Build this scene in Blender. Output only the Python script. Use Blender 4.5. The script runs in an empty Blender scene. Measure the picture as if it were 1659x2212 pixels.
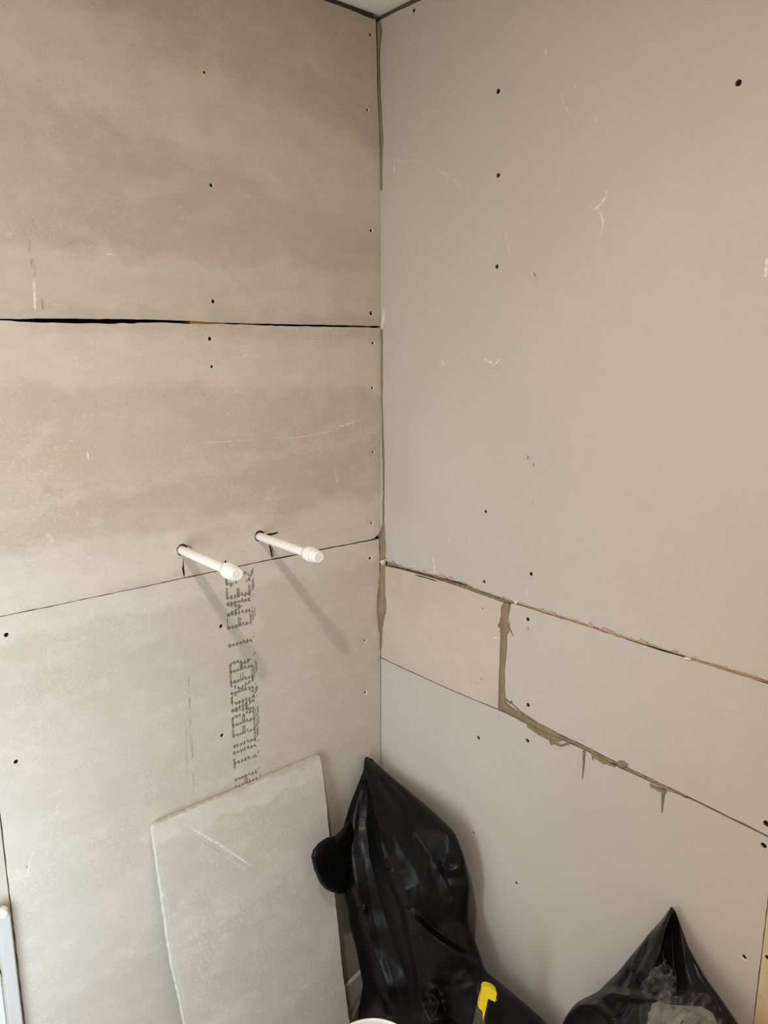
import bpy, bmesh, math, random
import numpy as np
from mathutils import Vector, Matrix, noise
from mathutils.geometry import delaunay_2d_cdt

random.seed(7)
PI = math.pi
scene = bpy.context.scene
COL = scene.collection

# ------------------------------------------------------------------ camera
# World: the room corner is the z axis; left wall is the plane y = 0 (x < 0),
# right wall is the plane x = 0 (y < 0), floor z = 0.  Metres.
F_PX, CX, CY = 1654.0, 829.5, 1106.0
DIST = 1.54
PITCH = math.atan(351 / F_PX)
CAM = np.array([-.643 * DIST, -.766 * DIST, 1.5])
YAW = math.atan2(.766, .643) - 6.5 / 1691.0
_fh = np.array([math.cos(YAW), math.sin(YAW), 0.0])
FWD = _fh * math.cos(PITCH) + np.array([0, 0, -math.sin(PITCH)])
UP = _fh * math.sin(PITCH) + np.array([0, 0, math.cos(PITCH)])
RIGHT = np.cross(FWD, UP)
cam_data = bpy.data.cameras.new('camera')
cam_data.sensor_fit = 'HORIZONTAL'
cam_data.sensor_width = 36.0
cam_data.lens = 36.0 * F_PX / 1659.0
cam_data.clip_start = .02
cam = bpy.data.objects.new('camera', cam_data)
COL.objects.link(cam)
cam.matrix_world = Matrix(((RIGHT[0], UP[0], -FWD[0], CAM[0]),
                           (RIGHT[1], UP[1], -FWD[1], CAM[1]),
                           (RIGHT[2], UP[2], -FWD[2], CAM[2]),
                           (0, 0, 0, 1)))
scene.camera = cam

# ------------------------------------------------------------------ world, lights, exposure
world = bpy.data.worlds.new('world')
world.use_nodes = True
world.node_tree.nodes['Background'].inputs[0].default_value = (1.0, .80, .59, 1)
world.node_tree.nodes['Background'].inputs[1].default_value = .84
scene.world = world
scene.view_settings.view_transform = 'Standard'
scene.view_settings.look = 'None'
scene.view_settings.gamma = 1
scene.view_settings.use_curve_mapping = False
scene.view_settings.exposure = 0.0
scene.cycles.max_bounces = 6
scene.cycles.diffuse_bounces = 3
scene.cycles.glossy_bounces = 2
scene.cycles.transparent_max_bounces = 8

# the downlight and the added fill light carry their own lamps (see their builders below)
LAMP_POS = (-.936, -.805, 2.070)
LAMP_W = 10.2
LAMP_COL = (1.0, .93, .85)
FILL_W = 8.9
FILL_COL = (.68, .87, 1.0)

# ------------------------------------------------------------------ helpers
def ray(px, py):
    return FWD + RIGHT * (px - CX) / F_PX + UP * (CY - py) / F_PX
def on_left(px, py, off=0.0):       # picture point traced to the plane off metres in front of the left wall
    d = ray(px, py); return CAM + d * ((-off - CAM[1]) / d[1])
def on_right(px, py, off=0.0):
    d = ray(px, py); return CAM + d * ((-off - CAM[0]) / d[0])
def at_depth(px, py, t):
    return CAM + ray(px, py) * t
def LA(px, py):                     # left wall frame: (along, height)
    p = on_left(px, py); return (p[0], p[2])
def RA(px, py):                     # right wall frame: (distance from corner, height)
    p = on_right(px, py); return (-p[1], p[2])

M_LEFT = Matrix(((1, 0, 0, 0), (0, 0, -1, 0), (0, 1, 0, 0), (0, 0, 0, 1)))
M_RIGHT = Matrix(((0, 0, -1, 0), (-1, 0, 0, 0), (0, 1, 0, 0), (0, 0, 0, 1)))

def tag(o, label=None, cat=None, group=None, kind=None):
    if label: o['label'] = label
    if cat: o['category'] = cat
    if group: o['group'] = group
    if kind: o['kind'] = kind
    return o
def mesh_obj(name, verts, faces, mat, parent=None, smooth=False, mats=None, fmat=None, mw=None):
    me = bpy.data.meshes.new(name)
    me.from_pydata([tuple(v) for v in verts], [], [tuple(f) for f in faces])
    for m in (mats or [mat]): me.materials.append(m)
    if fmat is not None: me.polygons.foreach_set('material_index', fmat)
    if smooth: me.polygons.foreach_set('use_smooth', [True] * len(me.polygons))
    me.update()
    o = bpy.data.objects.new(name, me)
    COL.objects.link(o)
    if parent is not None: o.parent = parent
    if mw is not None: o.matrix_world = mw
    return o
def bm_obj(name, bm, mat, parent=None, smooth=False):
    bmesh.ops.recalc_face_normals(bm, faces=bm.faces[:])
    me = bpy.data.meshes.new(name); bm.to_mesh(me); bm.free()
    me.materials.append(mat)
    if smooth: me.polygons.foreach_set('use_smooth', [True] * len(me.polygons))
    o = bpy.data.objects.new(name, me); COL.objects.link(o)
    if parent is not None: o.parent = parent
    return o
def empty(name, loc=(0, 0, 0), mw=None):
    o = bpy.data.objects.new(name, None); COL.objects.link(o)
    o.empty_display_size = .05
    if mw is not None: o.matrix_world = mw
    else: o.location = loc
    return o
def add_box(bm, lo, hi, bevel=0.0):
    r = bmesh.ops.create_cube(bm, size=1)
    for v in r['verts']:
        v.co = Vector([lo[i] + (v.co[i] + .5) * (hi[i] - lo[i]) for i in range(3)])
    if bevel:
        es = list({e for v in r['verts'] for e in v.link_edges})
        bmesh.ops.bevel(bm, geom=es, offset=bevel, segments=2, affect='EDGES')
def lathe(profile, n=40):           # profile (radius, height) about z
    V, Fc = [], []
    for r, h in profile:
        for k in range(n):
            a = 2 * math.pi * k / n; V.append((r * math.cos(a), r * math.sin(a), h))
    for i in range(len(profile) - 1):
        for k in range(n):
            Fc.append((i * n + k, i * n + (k + 1) % n, (i + 1) * n + (k + 1) % n, (i + 1) * n + k))
    return V, Fc
def tube(pts, rad, n=8):
    pts = [Vector(p) for p in pts]; V, Fc = [], []
    for i, p in enumerate(pts):
        d = (pts[min(i + 1, len(pts) - 1)] - pts[max(i - 1, 0)]).normalized()
        s = d.orthogonal().normalized() if i == 0 else (s - d * s.dot(d)).normalized()
        t = d.cross(s); r = rad[i] if isinstance(rad, (list, tuple)) else rad
        for k in range(n):
            a = 2 * math.pi * k / n; V.append(p + (s * math.cos(a) + t * math.sin(a)) * r)
    for i in range(len(pts) - 1):
        for k in range(n):
            Fc.append((i * n + k, i * n + (k + 1) % n, (i + 1) * n + (k + 1) % n, (i + 1) * n + k))
    Fc.append(tuple(range(n))[::-1]); Fc.append(tuple(range((len(pts) - 1) * n, len(pts) * n)))
    return V, Fc
def densify(poly, step, jit=0.0, closed=True):
    out = []; n = len(poly)
    for i in range(n if closed else n - 1):
        a, b = Vector(poly[i]), Vector(poly[(i + 1) % n]); m = max(1, int((b - a).length / step))
        nrm = Vector((-(b - a).y, (b - a).x)); nrm = nrm.normalized() if nrm.length else nrm
        for k in range(m):
            p = a.lerp(b, k / m)
            if jit and 0 < k: p = p + nrm * random.uniform(-jit, jit)
            out.append((p.x, p.y))
    if not closed: out.append(tuple(poly[-1]))
    return out
def inside(p, poly):
    x, y = p; c = False; j = len(poly) - 1
    for i in range(len(poly)):
        xi, yi = poly[i]; xj, yj = poly[j]
        if (yi > y) != (yj > y) and x < (xj - xi) * (y - yi) / (yj - yi) + xi: c = not c
        j = i
    return c

# ------------------------------------------------------------------ materials
class NT:
    def __init__(self, name):
        self.m = bpy.data.materials.new(name); self.m.use_nodes = True
        self.t = self.m.node_tree; self.b = self.t.nodes['Principled BSDF']
        self.out = self.t.nodes['Material Output']
    def n(self, typ, **kw):
        x = self.t.nodes.new(typ)
        for k, v in kw.items(): setattr(x, k, v)
        return x
    def l(self, a, b): self.t.links.new(a, b)
    def val(self, sock, v):
        if hasattr(v, 'is_linked') or hasattr(v, 'links'): self.l(v, sock)
        else: sock.default_value = v
    def math(self, op, a, b=None, c=None, clamp=False):
        x = self.n('ShaderNodeMath', operation=op, use_clamp=clamp)
        self.val(x.inputs[0], a)
        if b is not None: self.val(x.inputs[1], b)
        if c is not None: self.val(x.inputs[2], c)
        return x.outputs[0]
    def mix(self, fac, a, b):
        x = self.n('ShaderNodeMix', data_type='RGBA')
        self.val(x.inputs[0], fac); self.val(x.inputs[6], a); self.val(x.inputs[7], b)
        return x.outputs[2]
    def coord(self): return self.n('ShaderNodeTexCoord').outputs['Object']
    def mapping(self, vec, scale=(1, 1, 1), loc=(0, 0, 0), rot=(0, 0, 0)):
        x = self.n('ShaderNodeMapping'); self.l(vec, x.inputs[0])
        x.inputs[1].default_value = loc; x.inputs[2].default_value = rot; x.inputs[3].default_value = scale
        return x.outputs[0]
    def noise(self, vec, scale, detail=4, rough=.55, dist=0):
        x = self.n('ShaderNodeTexNoise'); self.l(vec, x.inputs['Vector'])
        x.inputs['Scale'].default_value = scale; x.inputs['Detail'].default_value = detail
        x.inputs['Roughness'].default_value = rough; x.inputs['Distortion'].default_value = dist
        return x.outputs[0]
    def ramp(self, f, a, b, lo=0.0, hi=1.0):
        x = self.n('ShaderNodeMapRange', interpolation_type='SMOOTHSTEP'); self.val(x.inputs[0], f)
        x.inputs[1].default_value = a; x.inputs[2].default_value = b
        x.inputs[3].default_value = lo; x.inputs[4].default_value = hi
        return x.outputs[0]
    def flecks(self, vec, scale, length, width, dens, ang0=None, spread=PI, seed=0.0):
        """short fibres: one rotated ellipse in some of the cells of a Voronoi grid"""
        mp = self.mapping(vec, (1, 1, 0), (seed, seed * 1.7, 0))
        v = self.n('ShaderNodeTexVoronoi', voronoi_dimensions='2D', feature='F1')
        self.l(mp, v.inputs['Vector']); v.inputs['Scale'].default_value = scale
        sc = self.n('ShaderNodeVectorMath', operation='SUBTRACT')
        self.l(mp, sc.inputs[0]); self.l(v.outputs['Position'], sc.inputs[1])
        sep = self.n('ShaderNodeSeparateColor'); self.l(v.outputs['Color'], sep.inputs[0])
        ang = self.math('MULTIPLY_ADD', sep.outputs[0], spread, ang0 if ang0 is not None else 0.0)
        rot = self.n('ShaderNodeVectorRotate', rotation_type='Z_AXIS')
        self.l(sc.outputs[0], rot.inputs['Vector']); self.l(ang, rot.inputs['Angle'])
        s2 = self.n('ShaderNodeSeparateXYZ'); self.l(rot.outputs[0], s2.inputs[0])
        ln = self.math('MULTIPLY_ADD', sep.outputs[2], length, length * .4)
        ex = self.math('DIVIDE', s2.outputs[0], ln); ey = self.math('DIVIDE', s2.outputs[1], width)
        d = self.math('ADD', self.math('MULTIPLY', ex, ex), self.math('MULTIPLY', ey, ey))
        m = self.ramp(d, 1.3, .3)
        return self.math('MULTIPLY', m, self.math('LESS_THAN', sep.outputs[1], dens))
    def bump(self, h, strength, dist):
        x = self.n('ShaderNodeBump'); self.l(h, x.inputs['Height'])
        x.inputs['Strength'].default_value = strength; x.inputs['Distance'].default_value = dist
        self.l(x.outputs[0], self.b.inputs['Normal'])

def cement(name, base, dark, light, bands=(), fleck=.5, fdens=.5, rough=.72, vert=False, seed=0.0, spec=.35):
    """fibre cement board: cloudy cement, chalk-dust bands (a, b, slope, half width, strength), pale fibre flecks"""
    k = NT(name); co = k.coord(); sp = k.n('ShaderNodeSeparateXYZ'); k.l(co, sp.inputs[0])
    big = k.noise(k.mapping(co, (1, 2.2, 1), (seed, seed, 0)), 3.0, 3, .6)
    mid = k.noise(k.mapping(co, (1, 1.6, 1), (seed + 3, seed, 0)), 16, 4, .7)
    fine = k.noise(co, 420, 1, .6)
    col = k.mix(k.ramp(big, .30, .66, .3, 1.0), (*dark, 1), (*base, 1))
    col = k.mix(k.math('MULTIPLY', k.ramp(mid, .45, .72), .35), col, (*light, 1))
    wob = k.math('MULTIPLY', k.math('SUBTRACT', k.noise(k.mapping(co, (1, 1, 1), (9, seed, 0)), 11, 4, .65), .5), .09)
    for (a, b, slope, hw, st) in bands:
        ctr = k.math('MULTIPLY_ADD', k.math('SUBTRACT', sp.outputs[0], a), slope, b)
        d = k.math('ABSOLUTE', k.math('SUBTRACT', k.math('ADD', sp.outputs[1], wob), ctr))
        msk = k.math('MULTIPLY', k.ramp(d, hw * 1.15, hw * .55), k.ramp(mid, .25, .6, .45, 1.0))
        col = k.mix(k.math('MULTIPLY', msk, st), col, (*light, 1))
    fl = k.flecks(co, 105, .0036, .0008, fdens, math.pi * .25 if vert else None, .9 if vert else math.pi, seed)
    f2 = k.flecks(co, 230, .0017, .00055, fdens, None, math.pi, seed + 5)
    f3 = k.flecks(co, 60, .0045, .0030, fdens * .5, None, math.pi, seed + 11)
    pat = k.ramp(k.noise(k.mapping(co, (1, 1, 1), (seed + 21, 4, 0)), 7, 4, .6), .36, .62, .15, 1.0)
    tot = k.math('MAXIMUM', k.math('MAXIMUM', fl, k.math('MULTIPLY', f2, .75)), k.math('MULTIPLY', f3, .4))
    col = k.mix(k.math('MULTIPLY', k.math('MULTIPLY', tot, pat), fleck), col, (*[min(1, c * 1.06) for c in light], 1))
    pits = k.flecks(co, 120, .0012, .0009, .10, None, math.pi, seed + 31)
    col = k.mix(k.math('MULTIPLY', pits, .35), col, (*[c * .45 for c in dark], 1))
    col = k.mix(k.math('MULTIPLY', k.ramp(fine, .35, .7), .14), col, (*[c * .72 for c in dark], 1))
    k.l(col, k.b.inputs['Base Color'])
    k.b.inputs['Roughness'].default_value = rough
    k.b.inputs['Specular IOR Level'].default_value = spec
    k.bump(fine, .25, .0003)
    return k.m

def plain(name, col, rough=.6, var=.08, scale=30, bump=.0, bscale=300, spec=.4, metal=0.0):
    k = NT(name); co = k.coord()
    nz = k.noise(co, scale, 5, .6)
    c = k.mix(nz, (*[v * (1 - var) for v in col], 1), (*[min(1, v * (1 + var)) for v in col], 1))
    k.l(c, k.b.inputs['Base Color'])
    k.b.inputs['Roughness'].default_value = rough
    k.b.inputs['Specular IOR Level'].default_value = spec
    k.b.inputs['Metallic'].default_value = metal
    if bump: k.bump(k.noise(co, bscale, 4, .6), bump, .001)
    return k.m

def chalk(name, col, amount, nscale=180, lo=.42, hi=.62, stretch=(1, 1, 1), soft=True):
    """thin worn mark: covers only in patches and thins out towards its sides (attribute core)"""
    k = NT(name); co = k.coord()
    nz = k.noise(k.mapping(co, stretch), nscale, 5, .65)
    k.b.inputs['Base Color'].default_value = (*col, 1)
    k.b.inputs['Roughness'].default_value = .9
    k.b.inputs['Specular IOR Level'].default_value = .1
    f = k.ramp(nz, lo, hi)
    if soft:
        at = k.n('ShaderNodeAttribute', attribute_name='core')
        f = k.math('MULTIPLY', f, k.ramp(at.outputs['Fac'], .0, .75))
    k.l(k.math('MULTIPLY', f, amount), k.b.inputs['Alpha'])
    return k.m

CEM_L = (.60, .565, .505)
M_cem_up = cement('cement_board_upper', (.450, .395, .335), (.390, .335, .278), (.57, .52, .455),
                  bands=[(-.35, 1.865, -.22, .085, .62), (-.35, 1.60, 0, .05, .5)], fleck=.44, fdens=.5, seed=1.0)
M_cem_mid = cement('cement_board_middle', (.490, .43, .365), (.430, .372, .312), (.615, .56, .495),
                   bands=[(-.35, 1.165, 0, .052, .75), (-.35, 1.48, -.05, .05, .55), (-.3, 1.31, .10, .012, .25)], fleck=.58, fdens=.66, seed=4.0)
M_cem_low = cement('cement_board_lower', (.515, .465, .405), (.465, .415, .355), (.63, .585, .525),
                   bands=[(-.35, 1.10, 0, .03, .5)], fleck=.58, fdens=.68, vert=True, seed=8.0)
M_cem_patch = cement('cement_board_patch', (.555, .482, .41), (.495, .42, .352), (.63, .58, .515), fleck=.5, fdens=.5, vert=True, seed=12.0)
M_cem_lean = cement('cement_board_loose', (.51, .465, .41), (.455, .41, .355), (.64, .60, .54),
                    bands=[(.18, .675, 0, .022, .6), (.18, .50, .12, .03, .3), (.18, .27, .1, .05, .3)], fleck=.85, fdens=.66, vert=True, seed=17.0)
M_core = plain('board_core', (.60, .56, .49), .9, .15, 200, .4, 500, .1)
M_pale_chip = plain('pale_chip', (.70, .665, .60), .9, .1, 300, .3, 500, .1)

def plasterboard():
    k = NT('plasterboard'); co = k.coord()
    big = k.noise(co, 2.2, 4, .55); fine = k.noise(co, 700, 1, .6); mid = k.noise(co, 60, 3, .6)
    col = k.mix(k.ramp(big, .3, .7), (.500, .462, .416, 1), (.538, .498, .450, 1))
    col = k.mix(k.math('MULTIPLY', k.ramp(mid, .4, .75), .15), col, (.44, .41, .37, 1))
    col = k.mix(k.math('MULTIPLY', k.ramp(fine, .45, .7), .12), col, (.40, .37, .33, 1))
    k.l(col, k.b.inputs['Base Color'])
    k.b.inputs['Roughness'].default_value = .78
    k.b.inputs['Specular IOR Level'].default_value = .3
    k.bump(fine, .12, .0004)
    return k.m
M_pb = plasterboard()
M_seal = plain('olive_sealant', (.215, .170, .098), .5, .35, 60, .8, 160, .4)
M_torn = plain('torn_paper', (.36, .225, .15), .9, .35, 250, .4, 600, .1)
M_white_flake = plain('plaster_flake', (.66, .62, .56), .9, .1, 200, .4, 500, .1)
M_dark = plain('cavity_dark', (.03, .026, .022), .9, .3, 20)
def timber(name, a, b):
    k = NT(name); co = k.coord()
    g = k.noise(k.mapping(co, (60, 2.5, 60)), 1.0, 5, .6, .6)
    g2 = k.noise(k.mapping(co, (9, .8, 9)), 1.0, 3, .5)
    c = k.mix(k.ramp(g, .3, .7), (*a, 1), (*b, 1))
    c = k.mix(k.math('MULTIPLY', k.ramp(g2, .55, .75), .4), c, (*[v * .6 for v in a], 1))
    k.l(c, k.b.inputs['Base Color']); k.b.inputs['Roughness'].default_value = .75
    k.bump(g, .2, .0008)
    return k.m
M_stud = timber('brown_timber', (.26, .135, .065), (.36, .20, .10))
M_pine = timber('pale_pine', (.56, .43, .25), (.66, .54, .35))
M_screw = plain('black_screw', (.012, .011, .010), .45, .2, 300, 0, 300, .5, .4)
M_ceil = plain('ceiling_paint', (.80, .80, .75), .8, .03, 6, .1, 200)
M_wall = plain('white_emulsion', (.56, .55, .53), .75, .04, 8, .1, 200)
M_floor = plain('floor_ply', (.38, .30, .21), .8, .2, 12, .2, 90)
M_pipe = plain('white_pipe_plastic', (.80, .775, .745), .32, .01, 10, 0, 1, .5)
M_cap = plain('white_cap_plastic', (.84, .82, .79), .28, .01, 10, 0, 1, .5)
M_kblack = plain('black_plastic', (.012, .012, .012), .4, .1)
M_ink = chalk('printer_ink', (.016, .014, .012), .96, 900, .22, .44, soft=False)
M_marker = chalk('black_marker', (.012, .011, .010), 1.0, 400, .22, .40)
M_pencil = chalk('pencil_mark', (.10, .09, .08), .7, 500, .30, .55)
M_smear = chalk('dark_smear', (.14, .12, .10), .34, 90, .42, .70, (2.5, .7, 1))
M_chalk = chalk('white_scuff', (.84, .79, .71), .88, 150, .24, .58)
M_chalk_soft = chalk('faint_white_scuff', (.80, .75, .67), .68, 110, .25, .65)
M_dust = chalk('dust_smear', (.78, .75, .70), .45, 40, .15, .65)

# ------------------------------------------------------------------ boards
SCREW_ME = {}
def make_screw_mesh(r):
    V, Fc = lathe([(r, -.0009), (r * .95, 0.0), (r * .62, 0.0), (r * .52, -.0014), (0.0001, -.0018)], 14)
    base = len(V)                                   # cross recess ridges
    for q in range(4):
        a = q * math.pi / 2 + .4
        c, s = math.cos(a), math.sin(a); t = r * .10
        P = [(r * .15, -t), (r * .6, -t), (r * .6, t), (r * .15, t)]
        i = len(V); V += [(x * c - y * s, x * s + y * c, -.0006) for x, y in P]; Fc.append((i, i + 1, i + 2, i + 3))
    sh = len(V)                                     # shank
    V2, F2 = lathe([(r * .95, -.0009), (r * .4, -.004), (r * .36, -.02)], 14)
    V += V2; Fc += [tuple(j + sh for j in f) for f in F2]
    return V, Fc

def board(name, outline, thick, mat, parent, holes=(), step=.011, jit=.0005, edge_mat=None, cut=()):
    """outline: polygon (a, b) in the wall frame, front face at c = 0.  holes: (a, b, r, bevel)"""
    poly = densify(outline, step, jit)
    if sum(poly[i][0] * poly[(i + 1) % len(poly)][1] - poly[(i + 1) % len(poly)][0] * poly[i][1] for i in range(len(poly))) < 0:
        poly = poly[::-1]
    pts = [Vector(p) for p in poly]; edges = [(i, (i + 1) % len(poly)) for i in range(len(poly))]
    rings = []
    for (a, b, r, bev) in holes:
        n = 16; i0 = len(pts); ph = random.random()
        wob = [1 + random.uniform(-.09, .09) for _ in range(n)]
        for q in range(n):
            an = 2 * math.pi * (q + ph) / n
            pts.append(Vector((a + (r + bev) * wob[q] * math.cos(an), b + (r + bev) * wob[q] * math.sin(an))))
        edges += [(i0 + q, i0 + (q + 1) % n) for q in range(n)]
        rings.append((i0, n, a, b, r, bev, ph))
    vo, eo, fo, ov, oe, of = delaunay_2d_cdt(pts, edges, [], 0, 1e-7)
    back = {}
    for new, olds in enumerate(ov):
        for o_ in olds: back[o_] = new
    V = [(p.x, p.y, 0.0) for p in vo]; Fc = []; FM = []
    for f in fo:
        c = Vector((0, 0))
        for i in f: c += vo[i]
        c /= len(f)
        if not inside((c.x, c.y), poly): continue
        if any((c.x - a) ** 2 + (c.y - b) ** 2 < ((r + bev) * .86) ** 2 for (a, b, r, bev) in holes): continue
        Fc.append(tuple(f)); FM.append(0)
    n = len(poly); ch = .0006
    o1 = len(V)
    V += [(p[0], p[1], -thick) for p in poly]
    for i in range(n):
        j = (i + 1) % n
        Fc.append((back[i], o1 + i, o1 + j, back[j])); FM.append(1)
    Fc.append(tuple(range(o1, o1 + n))[::-1]); FM.append(1)
    for (i0, m, a, b, r, bev, ph) in rings:
        k1 = len(V)
        for q in range(m):
            an = 2 * math.pi * (q + ph) / m
            V.append((a + r * math.cos(an), b + r * math.sin(an), -bev * .8))
        k2 = len(V)
        for q in range(m):
            an = 2 * math.pi * (q + ph) / m
            V.append((a + r * math.cos(an), b + r * math.sin(an), -thick * .95))
        for q in range(m):
            w = (q + 1) % m
            Fc.append((back[i0 + w], back[i0 + q], k1 + q, k1 + w)); FM.append(2)
            Fc.append((k1 + w, k1 + q, k2 + q, k2 + w)); FM.append(1)
    o = mesh_obj(name, V, Fc, None, parent, mats=[mat, edge_mat or M_core, M_pale_chip], fmat=FM)
    return o
def screws(brd, lst):
    for (a, b, r, bev) in lst:
        key = round(r, 4)
        if key not in SCREW_ME:
            V, Fc = make_screw_mesh(r * .97)
            me = bpy.data.meshes.new('screw'); me.from_pydata(V, [], Fc); me.materials.append(M_screw); me.update()
            SCREW_ME[key] = me
        s = bpy.data.objects.new('screw', SCREW_ME[key]); COL.objects.link(s)
        s.parent = brd; s.location = (a, b, -.0032); s.rotation_euler = (0, 0, random.random() * 6)
def stroke(name, pts, width, mat, parent, c=.0002, step=.004, wob=.0):
    """flat mark on a board: ribbon along pts (wall frame), width may be (start, end)"""
    c = c * .15                                        # lies practically on the surface
    P = densify(pts, step, wob, closed=False); n = len(P); V, Fc, W = [], [], []
    for i, p in enumerate(P):
        a = Vector(P[max(i - 1, 0)]); b = Vector(P[min(i + 1, n - 1)]); d = (b - a).normalized(); nr = Vector((-d.y, d.x))
        t = i / max(1, n - 1)
        w = width if not isinstance(width, (list, tuple)) else width[0] + (width[1] - width[0]) * t
        e = min(1, .35 + 4 * min(t, 1 - t)); w *= .62 * e * random.uniform(.85, 1.15)
        V += [(p[0] - nr.x * w, p[1] - nr.y * w, c), (p[0], p[1], c), (p[0] + nr.x * w, p[1] + nr.y * w, c)]; W += [0, e, 0]
    for i in range(n - 1):
        k = 3 * i; Fc += [(k, k + 3, k + 4, k + 1), (k + 1, k + 4, k + 5, k + 2)]
    o = mesh_obj(name, V, Fc, mat, parent)
    o.data.attributes.new('core', 'FLOAT', 'POINT').data.foreach_set('value', W)
    return o

LH = lambda L_: [(*LA(x, y), r, b) for (x, y, r, b) in L_]
RH = lambda L_: [(*RA(x, y), r, b) for (x, y, r, b) in L_]
PXL = lambda L_: [LA(*p) for p in L_]
PXR = lambda L_: [RA(*p) for p in L_]

# --- left wall
wall_left = mesh_obj('wall_left',
    [(-1.62, 0, -.075), (.08, 0, -.075), (.08, 2.14, -.075), (-1.62, 2.14, -.075),
     (-1.62, 0, -.16), (.08, 0, -.16), (.08, 2.14, -.16), (-1.62, 2.14, -.16)],
    [(0, 1, 2, 3), (7, 6, 5, 4), (0, 4, 5, 1), (1, 5, 6, 2), (2, 6, 7, 3), (3, 7, 4, 0)], M_dark, mw=M_LEFT)
tag(wall_left, 'left wall clad in three grey fibre cement tile backer boards', 'wall', kind='structure')
TH = .012
for a0, a1 in ((-.405, -.335), (-.06, -.012), (-.755, -.71)):
    bm = bmesh.new(); add_box(bm, (a0, .0, -.074), (a1, 2.085, -TH - .0006), .002)
    bm_obj('timber_stud', bm, M_stud, wall_left)
bm = bmesh.new(); add_box(bm, (-.76, 2.04, -.074), (-.012, 2.083, -TH - .03)); bm_obj('head_batten', bm, M_dark, wall_left)

bm = bmesh.new(); add_box(bm, (-.80, 2.0842, -.07), (-.012, 2.0922, -.006)); bm_obj('gap_strip', bm, plain('gap_shade_dark', (.055, .045, .033), .9, .3), wall_left)  # dark strip painted for the shade in the gap under the ceiling
EDGE = -.758
h_up = LH([(442, 156, .0024, .0008), (457, 400, .0030, .0012), (461, 651, .0034, .0006), (801, 75, .0030, .0010), (794, 237, .0026, .0010),
           (802, 498, .0030, .0012), (802, 677, .0040, .0006)])
up_out = [(EDGE, 2.083)] + PXL([(699, 0), (748, 18), (796, 37.5), (811.5, 42), (812.6, 62), (814.6, 182), (818.7, 263), (820.7, 324), (821, 360),
           (825.3, 450), (825.3, 560), (826, 640), (824.5, 690), (822.5, 704)]) \
         + PXL([(760, 703), (640, 700.5), (520, 698), (480, 697), (440, 695), (380, 692), (300, 690), (200, 688.5), (100, 688), (0, 688.6)]) + [(EDGE, LA(0, 688.6)[1])]
b_up = board('cement_board', up_out, TH, M_cem_up, wall_left, h_up); screws(b_up, h_up)
tag(b_up, 'topmost cement board of the left wall')
h_mid = LH([(454, 732, .0034, .0010), (458, 792, .0026, .0006), (806, 741, .0028, .0013), (805, 838, .0026, .0013), (806, 977, .0026, .0015),
            (803, 1130, .0026, .0013), (488, 1214, .0028, .0004)])
tiny = LH([(797, 945, .0012, .0012)])
PIPE1, PIPE2 = LA(393.5, 1189), LA(561, 1159)
pipe_holes = [(PIPE1[0], PIPE1[1] + .001, .0105, .0007), (PIPE2[0], PIPE2[1] + .001, .0105, .0007)]
mid_out = [(EDGE, LA(0, 692)[1])] + PXL([(0, 692), (60, 695.5), (130, 697.5), (250, 699.5), (262, 697.5), (276, 698.5), (292, 699), (300, 697), (340, 696.5), (420, 700), (450, 700.5), (480, 699.5), (560, 702.5),
          (620, 704.5), (760, 706.5), (822, 708.5), (822.5, 760), (823.3, 870), (824.6, 1000), (824.8, 1060), (824.4, 1120), (823.6, 1135), (821, 1147), (816, 1156), (809, 1162), (801, 1165.6)]) \
        + PXL([(700, 1184.6), (560, 1213), (470, 1232.5), (300, 1268.6), (150, 1300.3), (0, 1331.2)]) + [(EDGE, LA(0, 1331.2)[1])]
b_mid = board('cement_board', mid_out, TH, M_cem_mid, wall_left, h_mid + tiny + pipe_holes); screws(b_mid, h_mid)
tag(b_mid, 'middle cement board pierced by the two pipes')
h_low = LH([(478, 1353, .0038, .0006), (480, 1589, .0038, .0008), (800, 1206, .0034, .0010), (789, 1384, .0024, .0020), (790, 1496, .0026, .0020),
            (14, 1372, .0036, .0006), (35, 1646, .0036, .0008)])
dents = LH([(585, 1325, .0010, .0006), (60, 1873, .0016, .0016)])
low_out = [(EDGE, LA(0, 1333.2)[1])] + PXL([(0, 1333.2), (150, 1302.2), (300, 1270.6), (470, 1234.6), (560, 1215.4), (600, 1207.5), (700, 1187.6), (760, 1176), (800, 1168.6), (819, 1165),
          (819.6, 1200), (820, 1300), (821, 1400), (821.6, 1500), (821.8, 1640)]) + [(-.003, .002), (EDGE - .002, .002)]
b_low = board('cement_board', low_out, TH, M_cem_low, wall_left, h_low + dents); screws(b_low, h_low)
tag(b_low, 'bottom cement board printed with black lettering')
# tapered pale left edge of the bottom board
bm = bmesh.new(); add_box(bm, (EDGE - .022, 0, -.074), (EDGE - .0025, 2.083, -.005), .001); bm_obj('edge_batten', bm, plain('cream_batten', (.46, .41, .34), .8, .12, 40), wall_left)
bm = bmesh.new(); add_box(bm, (-1.62, 0, -.074), (EDGE - .0225, 2.09, -.034), .001); bm_obj('painted_reveal', bm, M_wall, wall_left)
bm = bmesh.new(); add_box(bm, (-1.30, .505, -.0335), (EDGE - .024, .517, -.022), .001); bm_obj('ledge', bm, plain('beige_ledge', (.50, .46, .40), .7, .1), wall_left)

bm = bmesh.new(); add_box(bm, (-.402, 1.530, -.030), (-.338, 1.556, -.0045), .001); bm_obj('stud_stand_in', bm, plain('stud_lit_orange', (.50, .24, .12), .8, .2, 60), wall_left)  # added block for the shaded stud, in a brighter orange as if lit
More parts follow.
